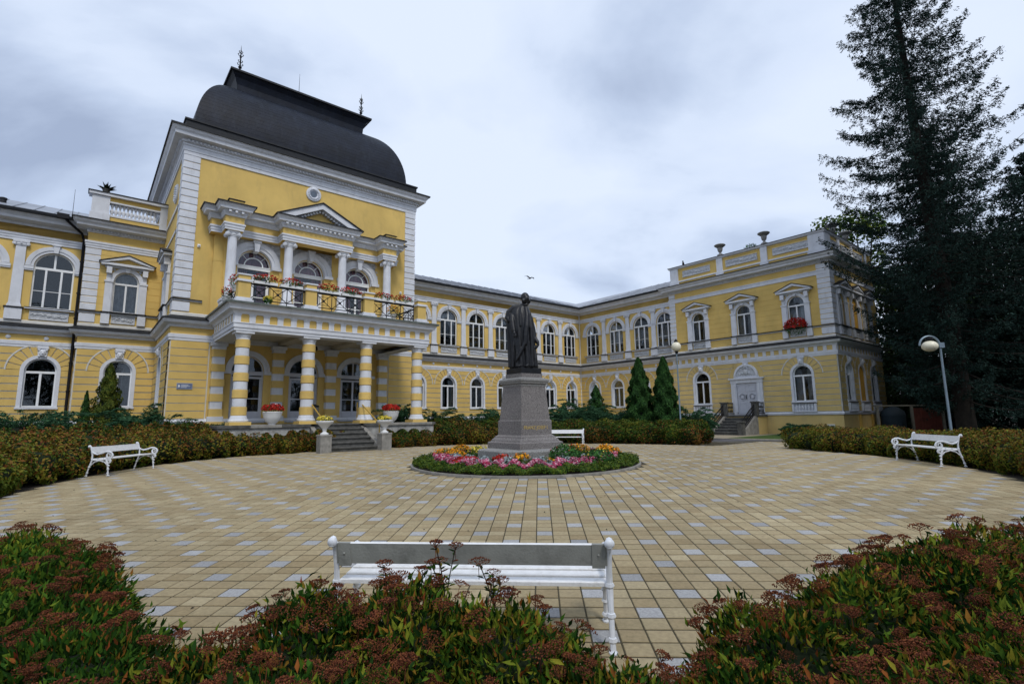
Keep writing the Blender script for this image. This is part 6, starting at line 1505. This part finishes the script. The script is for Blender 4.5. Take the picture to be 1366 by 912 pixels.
# ---------------- junipers: low arching sprays
def spray_mesh(name, c, R, h, nb, m, size=.10, droop=.35, per=46, asp=.22, base=0.0):
    P = []; U = []
    for k in range(nb):
        a = random.uniform(0, 2 * pi); L = R * random.uniform(.55, 1.05); z0 = base + random.uniform(0, h * .5); up_ = random.uniform(.15, 1.0) * h
        for q in range(per):
            u = random.uniform(.15, 1); w = .10 * (1.2 - u)
            x = L * u * cos(a); y = L * u * sin(a); z = z0 + up_ * (u ** .7) - droop * h * u * u * u
            P.append((c[0] + x + random.gauss(0, w), c[1] + y + random.gauss(0, w), c[2] + z + random.gauss(0, w * .6))); U.append((cos(a), sin(a), .45 - .4 * u))
    P = np.array(P); U = np.array(U); N = np.cross(U, rng.normal(0, 1, U.shape)) + np.array([0, 0, .8])
    return leaf_mesh(name, P, N, size, m, aspect=asp, tilt=.35, up=U)
def juniper(label, x, y, R, h, nb=70, m='juniper_leaf', size=.12):
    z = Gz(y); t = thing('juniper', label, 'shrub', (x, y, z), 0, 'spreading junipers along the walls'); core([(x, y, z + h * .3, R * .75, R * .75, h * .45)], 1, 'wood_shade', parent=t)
    place(spray_mesh('foliage', (x, y, z), R, h, nb, m, size, per=170, asp=.26), 'foliage', Matrix(), t)
JL = [(-20.6, 15.2, 2.0, 1.55, 'blue green juniper at the far left edge below the first window'), (-19.0, 17.0, 2.0, 1.55, 'broad blue green juniper below the left wing windows'), (-17.2, 17.9, 1.8, 1.35, 'blue green juniper in front of the downpipe'),
      (-17.6, 20.2, 1.5, 1.75, 'dark upright spreading juniper below the left pavilion window'), (-15.6, 19.0, 1.5, 1.3, 'low juniper below the corner of the domed block'), (-13.9, 19.6, 1.1, 1.0, 'small juniper peeping over the hedge left of the porch'),
      (-8.0, 24.6, 1.3, 1.75, 'dark juniper seen between the porch columns at the right'), (-6.6, 26.6, 1.6, 1.5, 'juniper just right of the porch below the first wing window'), (-4.8, 27.2, 1.6, 1.35, 'juniper left of the statue pedestal below the wing windows'), (-3.2, 28.0, 1.5, 1.5, 'juniper partly behind the statue pedestal'),
      (.4, 28.0, 1.9, 1.6, 'juniper right of the statue pedestal'), (2.6, 28.5, 1.8, 1.5, 'juniper between the pedestal and the dark cone trees'), (1.3, 30.0, 1.8, 2.0, 'tall juniper below the inner corner windows'), (6.6, 27.6, 1.3, 1.5, 'juniper beside the lamp post right of the cone trees'), (7.2, 28.4, .8, 1.1, 'juniper just left of the side door stairs'),
      (13.1, 30.9, 1.0, .55, 'low dark juniper on the lawn right of the side door stairs'), (14.3, 29.8, .9, .45, 'low juniper on the lawn below the pavilion corner window')]
for x, y, R, h, l in JL: juniper(l, x, y, R, h, int(60 + 45 * R))
# ---------------- cone shaped conifers
def cone_tree(label, x, y, R, h, n, m='thuja_leaf', name='cone_tree', group=None, z0=.1, pw=.75, size=.10, lumps=.12):
    z = Gz(y); t = thing(name, label, 'tree', (x, y, z), 0, group); mb = MB(); mb.tube([(x, y, z), (x, y, z + h * .95)], [.09 * R, .01], 7); mb.build('trunk', 'bark', t)
    u = rng.random(n) ** 1.35; a = rng.uniform(0, 2 * pi, n); rr = R * (1 - u) ** pw * (.35 + .65 * np.minimum(1, u / .12)) * (1 + lumps * np.sin(a * 5 + u * 22) + lumps * np.sin(a * 3 - u * 31)); q = 1 - .30 * rng.random(n) ** 2
    P = np.stack([x + rr * q * np.cos(a), y + rr * q * np.sin(a), z + z0 + u * (h - z0)], 1); N = np.stack([np.cos(a), np.sin(a), np.full(n, .35)], 1); U = np.stack([np.cos(a) * .35, np.sin(a) * .35, np.ones(n)], 1)
    place(leaf_mesh('crown', P, N, size, m, aspect=.35, tilt=.5, up=U), 'crown', Matrix(), t)
    mb = MB(); mb.lathe([(R * .6, .3), (R * .55, h * .4), (.02, h * .85)], 8, (x, y, z)); mb.build('inner_shade', 'wood_shade', t)  # near-black cone: the crown's inner shade put into colour
cone_tree('dense dark green cone tree, left of the pair beside the lamp', 3.95, 27.0, .80, 4.15, 26000, group='pair of dark green cone trees', lumps=.20, pw=.62, size=.15)
cone_tree('dense dark green cone tree, right of the pair and nearest the lamp', 5.10, 26.5, .78, 4.10, 26000, group='pair of dark green cone trees', lumps=.17, pw=.62, size=.15)
cone_tree('yellow green feathery cone tree between the two left ground floor windows', -19.4, 20.6, .75, 3.75, 15000, 'yellow_thuja_leaf', 'young_conifer', lumps=.25, size=.12)
cone_tree('thin dark conifer left of the yellow green cone tree', -20.6, 20.8, .32, 2.6, 5000, 'thuja_leaf', 'young_conifer', lumps=.2)
cone_tree('small spruce in front of the inner corner window', 1.95, 30.0, .75, 2.95, 9000, 'thuja_leaf', 'young_conifer', lumps=.3, size=.13)
cone_tree('small ragged conifer below the window right of the pedestal', .1, 28.8, .6, 1.9, 6000, 'juniper_leaf', 'young_conifer', lumps=.3, size=.13)

# ---------------- the big spruce
def spruce(label, x, y, h, R, nb, per, lean=(0, 0), zmin=2.0, size=.16, name='spruce_tree', m='spruce_leaf', sparse=1.0, seed=5, tip=.5, rep=3, pw=.62):
    rr = random.Random(seed); z = Gz(y); t = thing(name, label, 'tree', (x, y, z)); mb = MB()
    ax = lambda u: (x + lean[0] * u, y + lean[1] * u)
    tr = [(ax(u)[0] + .05 * sin(u * 9), ax(u)[1], z + h * u) for u in [k / 14 for k in range(15)]]; mb.tube(tr, [max(.02, .42 * (1 - k / 14) ** .8) for k in range(15)], 10); mb.build('trunk', 'bark', t)
    br = MB(); P = []; U = []
    for k in range(nb):
        u = zmin / h + (1 - zmin / h) * ((k + rr.random()) / nb) ** .95; a = k * 2.39996 + rr.uniform(-.4, .4); L = R * (1 - u) ** pw * rr.uniform(.55, 1.08) + .25
        if u < .32 and cos(a) < .2: L *= .50 + .42 * max(0, (u - .2) / .12)
        bx, by = ax(u); bz = z + h * u; dr = rr.uniform(.15, .5) + .12 * (1 - u); pts = []
        for q in range(7):
            s_ = q / 6; px = bx + L * s_ * cos(a); py = by + L * s_ * sin(a); pz = bz - dr * L * (s_ ** .9) * (1 - .25 * s_) + tip * .35 * L * s_ ** 3; pts.append((px, py, pz))
        br.tube(pts, [.040 * (1 - u) * (1 - q / 7) + .006 for q in range(7)], 4, cap=False)
        nper = int(per * L / R * sparse) + 12; side = (-sin(a), cos(a))
        for q in range(nper):
            s_ = rr.random() ** .75 * .94 + .06; f = s_ * 6; i = min(5, int(f)); f -= i; p0, p1 = pts[i], pts[i + 1]; w = (.12 + .34 * min(1, (1 - s_) * 2.2 + .15)) * L * .30; o = rr.gauss(0, w * .5); hang = abs(rr.gauss(0, .22)) + abs(o) * .15
            P.append((p0[0] + (p1[0] - p0[0]) * f + side[0] * o, p0[1] + (p1[1] - p0[1]) * f + side[1] * o, p0[2] + (p1[2] - p0[2]) * f - hang + .04)); sg = 1 if o > 0 else -1
            U.append((cos(a) * .7 + side[0] * sg * .6, sin(a) * .7 + side[1] * sg * .6, -.25 - hang))
    br.build('branches', 'bark', t)
    P = np.array(P); U = np.array(U); P = np.repeat(P, rep, 0) + rng.normal(0, .05, (len(P) * rep, 3)); U = np.repeat(U, rep, 0) + rng.normal(0, .5, (len(U) * rep, 3))
    N = np.cross(U, rng.normal(0, 1, U.shape)); place(leaf_mesh('crown', P, N, size, m, aspect=.30, tilt=.3, up=U), 'crown', Matrix(), t)
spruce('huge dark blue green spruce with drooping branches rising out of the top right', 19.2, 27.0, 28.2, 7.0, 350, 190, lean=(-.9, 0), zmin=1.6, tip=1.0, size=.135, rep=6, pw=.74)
def broad_tree(label, x, y, h, R, n, m='darktree_leaf', zc=.62, seed=1, size=.28, name='broadleaf_tree', group='dark trees behind the spruce'):
    rr = random.Random(seed); z = Gz(30); t = thing(name, label, 'tree', (x, y, z), 0, group); mb = MB(); mb.tube([(x, y, z - .2), (x + .2, y, z + h * .3), (x, y, z + h * .8)], [.35, .25, .05], 8)
    blobs = []
    for k in range(26):
        a = k * 2.4; u = rr.random(); r = R * rr.uniform(.3, .85) * sqrt(1 - (2 * u - 1) ** 2 * .7); bz = z + h * (.12 + .80 * u); p = (x + r * cos(a), y + r * sin(a), bz); blobs.append((*p, R * rr.uniform(.26, .42), R * rr.uniform(.26, .42), R * rr.uniform(.22, .36)))
        mb.tube([(x, y, z + h * .25 + (bz - z) * .4), ((x + p[0]) / 2, (y + p[1]) / 2, (bz + z + h * .2) / 2 + .5), p], [.10, .06, .02], 5)
    mb.build('trunk', 'bark', t); P, N = blob_surface(blobs, n, rin=.55, noise=.25, low=-1); place(leaf_mesh('crown', P, N, size, m, aspect=.6, tilt=.9), 'crown', Matrix(), t)
broad_tree('pale leafy tree crown showing above the corner pavilion roof', 27.5, 50, 21.5, 4.2, 9000, 'bed_leaf', seed=2, group=None, size=.34)
for i, (x, y, h, R) in enumerate(((26.5, 38, 13.5, 4.5), (31.5, 36, 15, 5), (36, 34, 14, 5), (31, 30, 13, 4.6), (27, 47, 13, 5), (40, 42, 16, 6), (36.5, 50, 18, 6))):
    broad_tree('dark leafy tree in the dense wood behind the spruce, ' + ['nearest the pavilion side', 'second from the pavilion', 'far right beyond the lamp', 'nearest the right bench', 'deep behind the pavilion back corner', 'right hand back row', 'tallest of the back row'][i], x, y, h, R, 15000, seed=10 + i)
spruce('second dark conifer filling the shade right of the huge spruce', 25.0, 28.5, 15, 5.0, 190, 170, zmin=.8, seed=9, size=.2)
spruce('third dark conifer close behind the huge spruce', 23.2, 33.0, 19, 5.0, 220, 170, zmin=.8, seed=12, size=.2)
hedge('dark undergrowth below the trees behind the spruce', [(20 + 2.2 * k, 40 - 1.6 * k + (k % 2) * 3, 2.0, 2.6, 2.6, 3.2) for k in range(12)], 26000, 'undergrowth', 'darktree_leaf', .3, 'bushes', None)
# small things below the trees by the pavilion
t = thing('glass_bank', 'dark teal domed recycling container between the pavilion and the trees', 'container', (18.9, 32.0, GZ)); mb = MB()
mat('teal_plastic', (.010, .020, .028), .7); mat('rust_red_wood', (.09, .022, .014), .8, var=.3); mat('pale_post', (.16, .15, .12), .9, var=.2)
mb.lathe([(.55, 0), (.6, .1), (.6, 1.0)], 16, (18.9, 32, GZ)); mb.build('body', 'teal_plastic', t); mb = MB(); mb.lathe([(.62, 1.0), (.62, 1.06), (.55, 1.3), (.3, 1.5), (.01, 1.58)], 16, (18.9, 32, GZ)); mb.build('lid', 'teal_plastic', t)
t = thing('wooden_screen', 'rust red wooden screen with pale posts beside the recycling container', 'screen', (20.6, 32.0, GZ))
for x, m_ in ((19.85, 'pale_post'), (21.5, 'pale_post'), (18.0, 'pale_post')): mb = MB(); mb.box(x, x + .12, 31.9, 32.02, GZ, GZ + 1.55); mb.build('post', m_, t)
for k in range(9): mb = MB(); mb.box(19.98 + k * .165, 20.13 + k * .165, 31.94, 31.98, GZ + .1, GZ + 1.45); mb.build('board', 'rust_red_wood', t)
mb = MB(); mb.box(17.9, 21.7, 31.9, 32.02, GZ + 1.56, GZ + 1.64); mb.build('rail', 'pale_post', t)
# weeds on the parapet
t = thing('weeds', 'tuft of green weeds growing behind the pavilion parapet between the two front urns', 'plant', (0, 0, 0)); M = on(FB(sP + .9, -14.6, 11.7)); t.matrix_basis = M; WM[t] = M
P, N = cloud_pts((0, 0, .25), (.45, .25, .38), 420, -.5); place(leaf_mesh('foliage', P, N, .09, 'bush_leaf', aspect=.4), 'foliage', M, t)

# park trees on the viewer's side of the plaza, mirrored in the window panes
for i, (x, y, h, R) in enumerate(((-22, -14, 14, 5), (-11, -20, 17, 6), (2, -22, 15, 5.5), (14, -18, 16, 5.5), (25, -8, 13, 5), (33, 2, 15, 5), (37, 10, 15, 5))):
    broad_tree('park tree on the near side of the plaza behind the viewer, ' + ['far left', 'left', 'middle', 'right', 'far right', 'right, closer', 'right, farthest'][i], x, y, h, R, 5000, seed=40 + i, size=.5, group='park trees behind the viewer')
# a few fallen leaves and specks on the paving
P = []
for k in range(260):
    a = random.uniform(0, 6.28); r = PR * sqrt(random.random()) * .98; x, y = PC[0] + r * cos(a), PC[1] + r * sin(a); P.append((x, y, Gz(y) + .012))
lo = place(leaf_mesh('fallen_leaves', np.array(P), np.tile([0, 0, 1.0], (len(P), 1)), .035, 'bark', aspect=.6, tilt=.25), 'fallen_leaves', Matrix(), None, 'stuff'); tag(lo, 'scattered brown leaf fragments lying on the paving', 'leaves')
